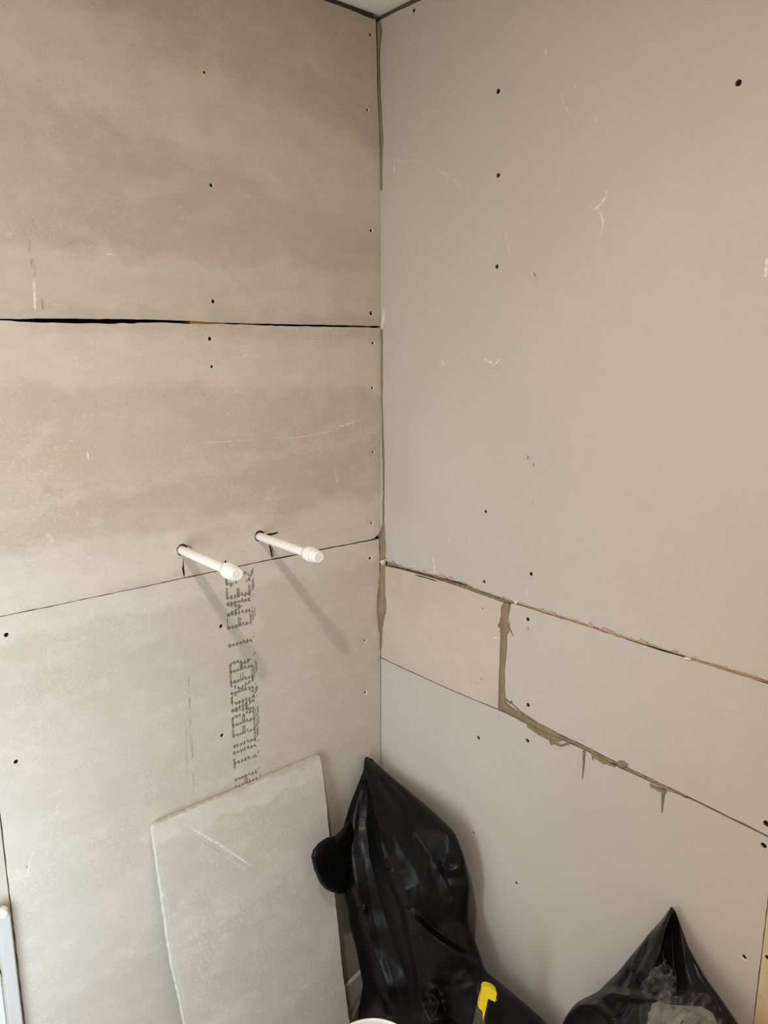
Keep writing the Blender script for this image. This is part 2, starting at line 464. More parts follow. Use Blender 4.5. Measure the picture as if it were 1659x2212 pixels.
# --- marks on the left wall
stroke('marker_line', PXL([(395.5, 1207), (396, 1225), (398, 1247)]), [.0014, .0042], M_marker, b_mid)
stroke('marker_line', PXL([(393, 1223), (395.5, 1233), (398, 1244)]), .0018, M_marker, b_mid, .00024)
stroke('marker_line', PXL([(380, 1191.5), (389, 1187.5)]), .0026, M_marker, b_mid)
stroke('marker_line', PXL([(388, 1186), (393, 1181), (400, 1179), (409, 1179)]), .0024, M_marker, b_mid)
stroke('marker_line', PXL([(404, 1180), (412, 1182), (417, 1185)]), .0016, M_marker, b_mid, .00024)
stroke('marker_line', PXL([(575, 1155), (590, 1153.5), (602, 1149.5)]), [.0045, .003], M_marker, b_mid)
stroke('marker_line', PXL([(582, 1176), (585.5, 1190), (588, 1205)]), [.0045, .004], M_marker, b_mid)
stroke('marker_line', PXL([(586, 1180), (590.5, 1192), (590.5, 1200), (586, 1208)]), .0018, M_marker, b_mid, .00024)
stroke('marker_line', PXL([(553, 1160), (555, 1152), (562, 1148.5), (573, 1150.5)]), .003, M_marker, b_mid)
stroke('marker_line', PXL([(586, 1208), (604, 1205), (640, 1198)]), .0016, M_marker, b_mid, .00026)
for k_, (pp, w, m_) in enumerate([
        ([(780, 907), (755, 915), (730, 922)], .003, M_chalk), ([(732, 928), (690, 937), (640, 945), (570, 947)], [.005, .002], M_chalk_soft),
        ([(560, 950), (500, 953), (430, 957)], .003, M_chalk_soft), ([(486, 1042), (496, 1062), (505, 1082)], .006, M_chalk_soft),
        ([(205, 760), (196, 800)], .004, M_chalk_soft), ([(180, 805), (215, 770)], .004, M_chalk_soft), ([(188, 975), (192, 995)], .004, M_chalk),
        ([(100, 1150), (118, 1175)], .010, M_chalk_soft), ([(460, 800), (520, 770), (560, 760)], .006, M_chalk_soft),
        ([(0, 1213), (90, 1210), (240, 1204)], .006, M_chalk_soft), ([(720, 1000), (733, 1068)], .004, M_chalk_soft)]):
    stroke('scuff_mark', PXL(pp), w, m_, b_mid, .00015 + .00001 * k_)
for k_, (pp, w, m_) in enumerate([
        ([(72, 470), (74, 500)], .006, M_smear), ([(68, 545), (71, 570), (74, 600)], .007, M_marker), ([(63, 515), (66, 550)], .003, M_smear), ([(90, 640), (94, 672)], .004, M_smear),
        ([(72, 600), (75, 640), (76, 675)], .005, M_chalk), ([(730, 62), (738, 85)], .002, M_chalk_soft), ([(228, 548), (248, 551)], .003, M_chalk), ([(330, 605), (356, 612)], .003, M_chalk_soft)]):
    mm = stroke('scuff_mark', PXL(pp), w, M_smear if m_ is M_marker else m_, b_up, .00015 + .00001 * k_)
for k_, (pp, w, m_) in enumerate([
        ([(408, 1450), (411, 1560), (414, 1640)], .004, M_smear), ([(414, 1560), (418, 1680), (419, 1740)], .003, M_smear), ([(402, 1560), (404, 1690)], .003, M_smear),
        ([(126, 1730), (118, 1770), (108, 1815)], .003, M_chalk_soft), ([(76, 1826), (62, 1870), (52, 1930)], .004, M_chalk_soft), ([(245, 1280), (262, 1300)], .012, M_chalk_soft),
        ([(735, 1430), (736, 1560)], .003, M_chalk_soft), ([(690, 1362), (735, 1352)], .003, M_chalk_soft)]):
    stroke('scuff_mark', PXL(pp), w, m_, b_low, .00015 + .00001 * k_)

# --- printed lettering on the bottom board, read from the bottom upwards
GLYPH = {
 'H': [((0, 0), (0, 1)), ((1, 0), (1, 1)), ((0, .5), (1, .5))], 'T': [((.5, 0), (.5, 1)), ((0, 1), (1, 1))], 'I': [((.5, 0), (.5, 1))],
 'L': [((0, 0), (0, 1)), ((0, 0), (1, 0))], 'E': [((0, 0), (0, 1)), ((0, 0), (1, 0)), ((0, .5), (.8, .5)), ((0, 1), (1, 1))],
 'B': [((0, 0), (0, 1)), ((0, 0), (.8, 0)), ((0, .5), (.8, .5)), ((0, 1), (.8, 1)), ((.8, 0), (1, .15)), ((1, .15), (1, .35)), ((1, .35), (.8, .5)), ((.8, .5), (1, .65)), ((1, .65), (1, .85)), ((1, .85), (.8, 1))],
 'A': [((0, 0), (.5, 1)), ((.5, 1), (1, 0)), ((.2, .35), (.8, .35))],
 'C': [((1, .82), (.75, 1)), ((.75, 1), (.25, 1)), ((.25, 1), (0, .8)), ((0, .8), (0, .2)), ((0, .2), (.25, 0)), ((.25, 0), (.75, 0)), ((.75, 0), (1, .18))],
 'K': [((0, 0), (0, 1)), ((0, .4), (1, 1)), ((.3, .55), (1, 0))],
 'R': [((0, 0), (0, 1)), ((0, 1), (.8, 1)), ((0, .5), (.8, .5)), ((.8, .5), (1, .65)), ((1, .65), (1, .85)), ((1, .85), (.8, 1)), ((.4, .5), (1, 0))],
 '|': [((.5, 0), (.5, 1))], 'M': [((0, 0), (0, 1)), ((0, 1), (.5, .4)), ((.5, .4), (1, 1)), ((1, 1), (1, 0))],
 'S': [((1, .82), (.75, 1)), ((.75, 1), (.25, 1)), ((.25, 1), (0, .8)), ((0, .8), (.2, .55)), ((.2, .55), (.8, .45)), ((.8, .45), (1, .2)), ((1, .2), (.75, 0)), ((.75, 0), (.2, 0)), ((.2, 0), (0, .18))]}
def lettering():
    rnd = random.Random(3); V, Fc = [], []
    def dash(z0, z1, a, w=.00085):
        w *= 1.25
        i = len(V); sl = rnd.uniform(-.0003, .0003)
        V.extend([(a - w / 2, z0, .00003), (a + w / 2, z0, .00003), (a + w / 2 + sl, z1, .00003), (a - w / 2 + sl, z1, .00003)]); Fc.append((i, i + 1, i + 2, i + 3))
    NL = 21; top, bot = -.361, -.3125
    lets = []
    for i, ch in enumerate('H TILEBACKER |'):
        if ch != ' ': lets.append((ch, .697 + i * .0213, .0165))
    lets += [('E', 1.0165, .017), ('M', 1.0425, .021), ('E', 1.073, .0175), ('S', 1.0965, .017)]
    shift = [rnd.uniform(-.0009, .0009) + (.0016 if i in (7, 8) else 0) - (.0022 if i == 0 else 0) for i in range(NL)]
    for ch, zc, w in lets:
        th = .0056
        for i in range(NL):
            h = i / (NL - 1)                     # 0 baseline .. 1 cap
            a = bot + (top - bot) * h
            for (x0, y0), (x1, y1) in GLYPH[ch]:
                X0, X1 = zc + (x0 - .5) * w, zc + (x1 - .5) * w
                if abs(y1 - y0) < .02:
                    if abs(h - y0) <= .085:
                        if rnd.random() < .96:
                            z = min(X0, X1) - th * .4
                            e = max(X0, X1) + th * .4
                            while z < e:
                                q = min(e, z + rnd.uniform(.006, .02)); dash(z + shift[i], q - .0006 + shift[i], a, .0009); z = q + rnd.uniform(0, .0012)
                else:
                    lo, hi = min(y0, y1), max(y0, y1)
                    if lo - .02 <= h <= hi + .02 and rnd.random() < .93:
                        t = min(1, max(0, (h - y0) / (y1 - y0))); z = X0 + (X1 - X0) * t
                        hw = th * rnd.uniform(.30, .62) * (1.25 if i % 3 == 1 else .9)
                        dash(z - hw + shift[i], z + hw + shift[i], a, .0013 if i % 3 == 1 else .0008)
            # doubled last nozzles below the baseline
        for i in range(4):
            a = bot + .0028 + i * .0017
            for (x0, y0), (x1, y1) in GLYPH[ch]:
                X0, X1 = zc + (x0 - .5) * w + .004 + .0018 * i, zc + (x1 - .5) * w + .004 + .0018 * i
                if max(abs(y0), abs(y1)) < .05 and rnd.random() < .85:
                    dash(min(X0, X1) - .001, max(X0, X1) + .001, a, .0007)
                elif min(y0, y1) < .05 and abs(y1 - y0) > .1 and i < 3 and rnd.random() < .7:
                    xb = X0 if y0 < y1 else X1; dash(xb - .0012, xb + .0012, a, .0008)
    return mesh_obj('printed_lettering', V, Fc, M_ink, b_low)
tag(lettering(), 'black inkjet lettering running up the board')

# --- right wall
wall_right = mesh_obj('wall_right',
    [(-.16, 0, -.078), (2.32, 0, -.078), (2.32, 2.14, -.078), (-.16, 2.14, -.078),
     (-.16, 0, -.17), (2.32, 0, -.17), (2.32, 2.14, -.17), (-.16, 2.14, -.17)],
    [(0, 1, 2, 3), (7, 6, 5, 4), (0, 4, 5, 1), (1, 5, 6, 2), (2, 6, 7, 3), (3, 7, 4, 0)], M_dark, mw=M_RIGHT)
tag(wall_right, 'right wall of grey plasterboard sheets with olive sealed joints', 'wall', kind='structure')
A0, A1 = -.0115, .8205
bm = bmesh.new(); add_box(bm, (-.01, 2.05, -.077), (.9, 2.088, -.0135)); bm_obj('head_batten', bm, M_stud, wall_right)
bm = bmesh.new(); add_box(bm, (-.004, 2.0842, -.07), (.93, 2.0922, -.003)); bm_obj('gap_strip', bm, plain('dark_brown_strip', (.115, .085, .055), .9, .3), wall_right)
for a0, a1 in ((.33, .40), (.0, .045), (.79, .8206)):
    bm = bmesh.new(); add_box(bm, (a0, 0, -.077), (a1, 2.049, -.0135), .002); bm_obj('timber_stud', bm, M_stud, wall_right)
bm = bmesh.new(); add_box(bm, (.01, 1.05, -.06), (.79, 1.09, -.0136), .002); bm_obj('noggin', bm, M_stud, wall_right)
rh_up = RH([(894, 22, .0036, .0004), (1076, 197, .0042, .0004), (1076, 379, .0038, .0004), (1073, 576, .0036, .0004), (1595, 179, .0042, .0004),
            (1049, 1105, .0030, .0003), (1045.5, 1256.5, .0032, .0003), (1147, 1240, .0034, .0003)])
r_up_out = [(A0, 2.083)] + PXR([(827, 40), (846, 30.5), (870, 19), (914, -1)]) + [(A1, 2.084), (A1, RA(1659, 1471)[1])] + \
    PXR([(1659, 1471), (1620, 1460), (1560, 1441), (1500, 1424), (1488, 1419.5), (1440, 1405), (1360, 1380), (1280, 1353), (1220, 1334), (1160, 1315), (1120, 1303), (1100, 1296), (1062, 1284), (1024, 1270), (1000, 1259), (960, 1247.5), (900, 1232.5), (862, 1223), (836, 1212)]) + [(A0, RA(830, 1211)[1])]
r_up = board('plasterboard_sheet', r_up_out, .0125, M_pb, wall_right, rh_up, edge_mat=M_torn, jit=.0007); screws(r_up, rh_up)
tag(r_up, 'large upper plasterboard sheet')
rh_off = RH([(1041, 1315, .0017, .0012), (1037, 1468, .0017, .0014)])
off_out = [(A0, RA(834, 1224)[1])] + PXR([(836, 1224), (880, 1234), (930, 1248.5), (980, 1263.5), (1030, 1281), (1062, 1292), (1089, 1301), (1085, 1328), (1080.5, 1366), (1079, 1419), (1077, 1472), (1075.5, 1531),
           (1039, 1516.5), (986, 1494.5), (933, 1470.5), (893, 1452), (853, 1434), (824, 1420)]) + [(A0, RA(822, 1419)[1])]
r_off = board('cement_board_patch', off_out, .0125, M_cem_patch, wall_right, rh_off); screws(r_off, rh_off)
tag(r_off, 'small fibre cement patch beside the corner')
rh_mid = RH([(1140, 1338, .0036, .0003), (1140.5, 1523, .0038, .0003), (1655, 1779, .0046, .0003)])
mid_l = PXR([(1104, 1303), (1098, 1340), (1095.5, 1376), (1095, 1405), (1091, 1445), (1091, 1485), (1088, 1506), (1097, 1520)])
r_mid_out = PXR([(1120, 1307), (1200, 1332), (1280, 1357), (1360, 1384), (1440, 1409.5), (1490, 1424.5), (1560, 1446.5), (1659, 1478)]) + [(A1, RA(1659, 1478)[1]), (A1, RA(1659, 1805)[1])] + \
    PXR([(1659, 1805), (1560, 1756), (1481, 1717.5), (1415, 1686), (1338, 1649), (1289, 1624), (1247, 1602.5), (1220, 1590.5), (1167, 1563), (1132, 1544), (1108, 1529)]) + mid_l[::-1]
r_mid = board('plasterboard_sheet', r_mid_out, .0125, M_pb, wall_right, rh_mid, edge_mat=M_torn); screws(r_mid, rh_mid)
tag(r_mid, 'middle plasterboard sheet right of the sealed joint')
rh_low = RH([(1033, 1594, .0042, .0004), (1139, 1600, .0042, .0004), (1022, 1800, .0034, .0004), (1115, 1908, .0034, .0008), (1649, 1827, .0042, .0006), (1607, 2068, .0034, .0012)])
r_low_out = [(A0, RA(822, 1421)[1])] + PXR([(824, 1422.5), (853, 1436.5), (893, 1454.5), (933, 1473), (986, 1497), (1039, 1519), (1076, 1534), (1104, 1547), (1136, 1564), (1174, 1583), (1223, 1602.5), (1268, 1623), (1310, 1646), (1359, 1668), (1415, 1694), (1467, 1716.5), (1520, 1742), (1580, 1772), (1659, 1810.5)]) + \
    [(A1, RA(1659, 1810.5)[1]), (A1, .002), (A0, .002)]
r_low = board('plasterboard_sheet', r_low_out, .0125, M_pb, wall_right, rh_low); screws(r_low, rh_low)
tag(r_low, 'bottom plasterboard sheet')
bm = bmesh.new(); add_box(bm, (.8214, 0, -.07), (.93, 2.083, -.0006), .001)
pine = bm_obj('pine_stud', bm, M_pine, wall_right)
for (x_, y_, r_) in ((1657, 2068, .003),):
    a_, b_ = RA(x_, y_); V, Fc = lathe([(r_, 0), (r_ * .6, .0008), (.0001, .001)], 12)
    o_ = mesh_obj('nail_head', V, Fc, M_screw, pine); o_.location = (a_, b_, -.0006)
stroke('stain', PXR([(1632, 2150), (1645, 2155)]), .009, M_smear, pine, -.0036)
bm = bmesh.new(); add_box(bm, (.931, 0, -.07), (2.32, 2.09, -.004), .001); bm_obj('painted_lining', bm, M_wall, wall_right)

# scuffs on the right wall
for k_, (pp, w, m_) in enumerate([
    ([(1174, 103), (1189, 121)], .0075, M_chalk_soft), ([(1106, 53), (1121, 66)], .005, M_chalk_soft), ([(1235, 172), (1250, 200)], .006, M_chalk_soft), ([(1284, 247), (1294, 277)], .007, M_chalk_soft),
    ([(1199, 188), (1230, 245), (1260, 292)], .0045, M_chalk_soft), ([(1262, 300), (1300, 400)], .003, M_chalk_soft), ([(1315, 374), (1312, 386)], .0025, M_chalk), ([(1313, 402), (1309, 425), (1296, 443), (1279, 456)], [.0022, .007], M_chalk),
    ([(1288, 451), (1299, 463), (1303, 485), (1297, 511)], .0042, M_chalk), ([(1091, 496), (1096, 530), (1103, 559)], .006, M_chalk_soft), ([(1551, 371), (1555, 383)], .009, M_chalk_soft), ([(1626, 394), (1632, 405)], .010, M_chalk_soft),
    ([(1657, 554), (1653, 602)], .006, M_chalk), ([(832, 349), (870, 348), (921, 350)], .009, M_chalk_soft), ([(941, 362), (985, 392), (1010, 424)], .010, M_chalk_soft), ([(853, 354), (851, 371)], .006, M_chalk),
    ([(1042, 774), (1056, 780), (1068, 787), (1083, 774)], .005, M_chalk), ([(951, 774), (963, 794)], .004, M_chalk), ([(1064, 815), (1084, 800)], .006, M_chalk_soft), ([(936, 1201), (938, 1225), (940, 1246)], .005, M_chalk),
    ([(949, 1207), (951, 1214)], .005, M_chalk), ([(972, 1159), (963, 1187)], .005, M_chalk_soft), ([(986, 1188), (988, 1194)], .005, M_chalk), ([(1524, 1216), (1528, 1230)], .008, M_chalk_soft), ([(1138, 1270), (1139, 1290)], .014, M_chalk_soft),
    ([(1558, 724), (1561, 745)], .005, M_chalk_soft), ([(920, 10), (970, 11), (1005, 16)], .006, M_chalk_soft), ([(1135, 982), (1145, 994)], .0014, M_pencil), ([(1145, 982), (1136, 994)], .0014, M_pencil), ([(1152.5, 996), (1152, 1011)], .002, M_pencil),
    ([(1151.5, 1078), (1151, 1091)], .0013, M_pencil), ([(1373, 496), (1374, 499)], .003, M_pencil), ([(1094, 1258), (1094, 1263)], .003, M_pencil), ([(1150, 584), (1160, 602)], .0012, M_pencil), ([(1159, 586), (1151, 600)], .0012, M_pencil)]):
    stroke('scuff_mark', PXR(pp), w, m_, r_up, .00015 + .00001 * k_)
for k_, (pp, w, m_) in enumerate([([(1140, 1352), (1141, 1362)], .0025, M_pencil), ([(1138, 1371), (1140, 1386)], .003, M_smear), ([(1425, 1590), (1427, 1595)], .003, M_pencil), ([(1609, 1622), (1611, 1634)], .006, M_chalk)]):
    stroke('scuff_mark', PXR(pp), w, m_, r_mid, .00015 + .00001 * k_)
for k_, (pp, w, m_) in enumerate([([(1365, 1728), (1372, 1733)], .004, M_chalk), ([(838, 1436), (850, 1443)], .008, M_chalk_soft), ([(1075, 1545), (1083, 1550)], .004, M_smear)]):
    stroke('scuff_mark', PXR(pp), w, m_, r_low, .00015 + .00001 * k_)
stroke('print_trace', PXR([(896, 1242), (920, 1248), (945, 1256)]), .0016, M_ink, r_off)
stroke('scuff_mark', PXR([(1062, 1378), (1078, 1377)]), .003, M_chalk, r_off)

# --- sealant beads
def bead_flat(name, up, lo, parent, h=.003, rag=.0012, seedv=1, base=-.004):
    """bead between an upper and a lower traced line in the wall frame, domed and ragged"""
    rnd = random.Random(seedv); n = max(len(densify(up, .003, 0, False)), 8)
    def res(p):
        P = [Vector(q) for q in p]; L_ = [0]
        for i in range(1, len(P)): L_.append(L_[-1] + (P[i] - P[i - 1]).length)
        out = []
        for k in range(n):
            s = L_[-1] * k / (n - 1); i = 1
            while i < len(L_) - 1 and L_[i] < s: i += 1
            t = (s - L_[i - 1]) / max(1e-9, L_[i] - L_[i - 1]); out.append(P[i - 1].lerp(P[i], min(1, t)))
        return out
    U, W = res(up), res(lo); V, Fc = [], []; m = 9; w1 = w2 = 0
    for k in range(n):
        w1 = w1 * .6 + rnd.uniform(-1, 1) * rag; w2 = w2 * .6 + rnd.uniform(-1, 1) * rag
        d = (W[k] - U[k]); dn = d.normalized() if d.length > 1e-9 else Vector((0, -1))
        a, b = U[k] - dn * w1, W[k] + dn * w2
        for j in range(m):
            t = j / (m - 1); p = a.lerp(b, t)
            c = base + (h - base) * max(0, math.sin(math.pi * t)) ** .45
            c += .0009 * noise.noise(Vector((p.x * 160, p.y * 160, seedv))) + .0012 * noise.noise(Vector((p.x * 45, p.y * 45, seedv + 4)))
            if j in (0, m - 1): c = base
            V.append((p.x, p.y, c))
    for k in range(n - 1):
        for j in range(m - 1): Fc.append((k * m + j, k * m + j + 1, (k + 1) * m + j + 1, (k + 1) * m + j))
    return mesh_obj(name, V, Fc, M_seal, parent, smooth=True)
# joint across the top of the patch
bead_flat('sealant_bead', PXR([(836, 1209), (862, 1219), (880, 1229)]), PXR([(838, 1222), (862, 1227), (880, 1232)]), wall_right, .0016, .0008, 2)
bead_flat('sealant_bead', PXR([(880, 1228), (930, 1242), (975, 1256)]), PXR([(880, 1231), (930, 1245), (975, 1261)]), wall_right, -.0012, .0004, 3)
bead_flat('sealant_bead', PXR([(975, 1256), (1010, 1266), (1050, 1281), (1085, 1292), (1112, 1297)]), PXR([(975, 1262), (1010, 1275), (1050, 1290), (1085, 1301), (1112, 1305)]), wall_right, .0016, .0009, 4)
# upright joint
bead_flat('sealant_bead', PXR([(1087, 1300), (1080, 1312), (1079, 1335), (1071, 1352), (1078, 1358), (1079, 1380), (1078.5, 1419), (1076.5, 1472), (1075, 1538)]),
          PXR([(1097, 1303), (1101, 1312), (1101, 1340), (1105, 1352), (1103, 1364), (1096.5, 1378), (1096, 1405), (1092, 1445), (1092.5, 1485), (1096, 1530)]), wall_right, .0026, .0008, 5)
bead_flat('sealant_smear', PXR([(1100, 1336), (1104, 1356), (1110, 1374)]), PXR([(1101, 1344), (1098, 1358), (1110, 1376)]), wall_right, .0012, .0008, 6)
# lower joint
bead_flat('sealant_bead', PXR([(1088, 1516), (1108, 1527), (1132, 1543), (1167, 1562), (1220, 1590), (1247, 1602), (1289, 1624), (1338, 1648), (1415, 1686), (1446, 1701), (1484, 1719)]),
          PXR([(1080, 1538), (1104, 1548), (1136, 1566), (1174, 1585), (1223, 1602), (1247, 1613), (1268, 1622), (1310, 1645), (1359, 1666), (1415, 1694), (1446, 1708), (1482, 1721)]), wall_right, .0022, .0014, 7)
for sd, pu, pl in ((11, [(1140, 1565), (1175, 1580), (1215, 1598)], [(1142, 1571), (1172, 1592), (1205, 1604)]), (12, [(1405, 1692), (1425, 1700), (1442, 1706)], [(1408, 1700), (1428, 1708), (1440, 1709)]),
                   (13, [(1336, 1643), (1345, 1641), (1356, 1650)], [(1338, 1656), (1346, 1662), (1354, 1658)]), (14, [(1278, 1624), (1300, 1636), (1330, 1652)], [(1280, 1632), (1302, 1646), (1330, 1657)])):
    bead_flat('sealant_smear', PXR(pu), PXR(pl), wall_right, .0036, .0012, sd, .0)
def drip(pts, r0, r1):
    P = [M for M in PXR(pts)]; n = len(P)
    V, Fc = tube([(p[0], p[1], .0012) for p in P], [r0 + (r1 - r0) * i / (n - 1) for i in range(n)], 8)
    mesh_obj('sealant_drip', V, Fc, M_seal, wall_right, smooth=True)
drip([(1263, 1622), (1262, 1630), (1261.5, 1650), (1259.5, 1672), (1258.5, 1684)], .0026, .0003)
drip([(1436, 1705), (1433, 1716), (1431.5, 1735), (1430.5, 1755)], .0034, .0005)
drip([(1188, 1590), (1190, 1600), (1191, 1607), (1196, 1604), (1212, 1610), (1228, 1606), (1234, 1602)], .0018, .0018)
drip([(1281, 1635), (1281, 1641)], .0012, .0006); drip([(1305, 1644), (1305, 1649)], .0018, .0012)
drip([(1093, 1509), (1104, 1519), (1106, 1513), (1107, 1520), (1125, 1537), (1160, 1560)], .0012, .001)
drip([(1108, 1540), (1130, 1548), (1150, 1565), (1185, 1580), (1225, 1598)], .0010, .0009)
drip([(1086, 1298), (1085, 1292), (1088, 1290)], .001, .0006)

# corner bead (between the two walls): left line on the left wall, right line on the right wall
def corner_bead(name, left, right, out=.003, sd=1):
    rnd = random.Random(sd)
    ys = np.linspace(left[0][1], left[-1][1], max(10, int((left[-1][1] - left[0][1]) / 4)))
    lx = np.interp(ys, [p[1] for p in left], [p[0] for p in left]); rx = np.interp(ys, [p[1] for p in right], [p[0] for p in right])
    V, Fc = [], []; m = 7; j1 = j2 = 0
    for i, y in enumerate(ys):
        j1 = j1 * .6 + rnd.uniform(-.35, .35); j2 = j2 * .6 + rnd.uniform(-.35, .35)
        a = Vector(on_left(lx[i] + j1, y, .0004)); b = Vector(on_right(rx[i] + j2, y, .0004))
        for j in range(m):
            t = j / (m - 1); p = a.lerp(b, t)
            o_ = out * math.sin(math.pi * t) * (.6 + .5 * noise.noise(Vector((i * .13, t * 2, sd)))) - (.006 if j in (0,) else 0)
            p = p + Vector((-.707, -.707, 0)) * o_
            if j == m - 1: p.x = .0006
            if j == 0: p.y = .003
            V.append(tuple(p))
    for i in range(len(ys) - 1):
        for j in range(m - 1): Fc.append((i * m + j, i * m + j + 1, (i + 1) * m + j + 1, (i + 1) * m + j))
    o = mesh_obj(name, V, Fc, M_seal, None, smooth=True); o.parent = wall_right; o.matrix_parent_inverse = M_RIGHT.inverted()
    return o
corner_bead('sealant_bead', [(813, 52), (814, 100), (815, 182), (818.5, 263), (820, 312), (820.5, 324), (821.5, 380), (821, 410)],
            [(824, 52), (826, 70), (822, 95), (819.5, 130), (822, 200), (825.5, 260), (828.5, 310), (826.5, 325), (825.5, 380), (826, 410)], .002, 21)
corner_bead('sealant_bead', [(822.5, 712), (823, 870), (824.5, 1000), (824.5, 1130), (820.5, 1150), (818, 1165), (819.5, 1240), (817, 1260), (818, 1280), (812.5, 1300), (813.5, 1330), (819.5, 1345), (821, 1400)],
            [(827, 712), (826.5, 870), (829, 930), (831.5, 1000), (831, 1060), (830.5, 1130), (834, 1180), (833, 1210), (832, 1240), (832, 1280), (834.5, 1305), (834, 1322), (829, 1342), (826, 1360), (824.5, 1400)], .0025, 22)
bead = corner_bead('sealant_smear', [(818.5, 1235), (817, 1262), (812, 1285), (812, 1325), (817, 1365)], [(826, 1235), (826, 1262), (826, 1285), (826, 1325), (824, 1365)], .0012, 23)
# plaster flakes in the corner and torn paper along the joint
def flake(pts, mat, c0=.001, c1=.003):
    P = PXR(pts); n = len(P)
    V = [(p[0], p[1], random.uniform(c0, c1)) for p in P] + [(p[0], p[1], 0.0) for p in P]
    Fc = [tuple(range(n)), tuple(range(n, 2 * n))[::-1]] + [(i, n + i, n + (i + 1) % n, (i + 1) % n) for i in range(n)]
    return mesh_obj('plaster_flake', V, Fc, mat, wall_right)
flake([(824, 1211), (836, 1207), (831, 1220)], M_white_flake, .004, .008)
flake([(828, 662), (832, 668), (831, 690), (828, 705), (825, 712), (824, 700), (827, 690)], M_white_flake, .001, .003)
flake([(1479, 1418), (1492, 1421), (1494, 1425), (1481, 1423)], M_white_flake)
flake([(1110, 1295), (1119, 1299), (1117, 1305), (1109, 1302)], M_white_flake)
def torn(px0, px1, sd, hmin, hmax, mat, side=1):
    rnd = random.Random(sd); line = [(836, 1213), (862, 1223.5), (900, 1233), (960, 1248), (1000, 1259.5), (1024, 1270.5), (1062, 1284), (1120, 1303), (1220, 1334), (1360, 1380), (1488, 1419.5), (1560, 1441), (1659, 1471.5)]
    V, Fc = [], []; x = px0; n = 0; hgt = 0
    while x < px1:
        y = np.interp(x, [p[0] for p in line], [p[1] for p in line])
        hgt = max(0.0, hgt * .55 + rnd.uniform(-.6, 1) * (hmax if rnd.random() < .12 else hmin))
        a, b = RA(x, y + .6), RA(x + rnd.uniform(-1, 1), y - side * hgt)
        V += [(a[0], a[1], -.0006), (a[0], a[1], .0006), (b[0], b[1], .0004 + rnd.uniform(0, .0018))]; n += 1; x += rnd.uniform(1.5, 4)
    for i in range(n - 1):
        k = 3 * i; Fc += [(k, k + 3, k + 4, k + 1), (k + 1, k + 4, k + 5, k + 2)]
    return mesh_obj('torn_paper_edge', V, Fc, mat, r_up)
M_torn_light = plain('torn_paper_pale', (.46, .36, .27), .9, .3, 250, .4, 600, .1)
torn(842, 1010, 31, 4, 9, M_torn_light); torn(1010, 1110, 32, 2, 5, M_torn_light)
torn(1120, 1480, 33, 3.0, 12, M_torn_light); torn(1490, 1659, 34, 2.5, 5, M_torn_light)
stroke('torn_paper_edge', PXR([(1120, 1304.5), (1220, 1335.5), (1300, 1361.5), (1400, 1394)]), .0022, M_torn, r_up, .0001, .006, .0004)
stroke('torn_paper_edge', PXR([(1494, 1424), (1560, 1443), (1659, 1474)]), .0034, M_torn, r_up, .0001, .006, .0006)

# --- ceiling, floor, remaining room shell
def slab(name, lo, hi, mat, label, cat):
    bm = bmesh.new(); add_box(bm, [l - c for l, c in zip(lo, lo)], [h - l for h, l in zip(hi, lo)]); o = bm_obj(name, bm, mat); o.location = lo
    return tag(o, label, cat, kind='structure')
slab('ceiling', (-1.62, -2.32, 2.0925), (.075, .075, 2.16), M_ceil, 'pale off-white ceiling above the boarded corner', 'ceiling')
slab('floor', (-1.62, -2.32, -.06), (.075, .075, 0), M_floor, 'bare brown floor under the sacks', 'floor')
# ------------------------------------------------------------------ downlight (lights the corner)
def downlight():
    t = empty('ceiling_downlight', LAMP_POS)
    tag(t, 'round warm downlight in the ceiling', 'lamp')
    V, Fc = lathe([(.032, .012), (.034, .002), (.046, 0), (.047, .004), (.046, .0225)], 40)
    mesh_obj('trim_ring', V, Fc, M_cap, t, smooth=True)
    V, Fc = lathe([(.032, .012), (.016, .0125), (.0001, .0125)], 40)
    k = NT('lamp_lens'); k.b.inputs['Emission Color'].default_value = (*LAMP_COL, 1); k.b.inputs['Emission Strength'].default_value = 3
    mesh_obj('lens', V, Fc, k.m, t)
    ld = bpy.data.lights.new('downlight_beam', 'AREA'); ld.shape = 'DISK'; ld.size = .06; ld.energy = LAMP_W; ld.color = LAMP_COL
    lo = bpy.data.objects.new('downlight_beam', ld); COL.objects.link(lo); lo.location = (LAMP_POS[0], LAMP_POS[1], LAMP_POS[2] - .004)
downlight()

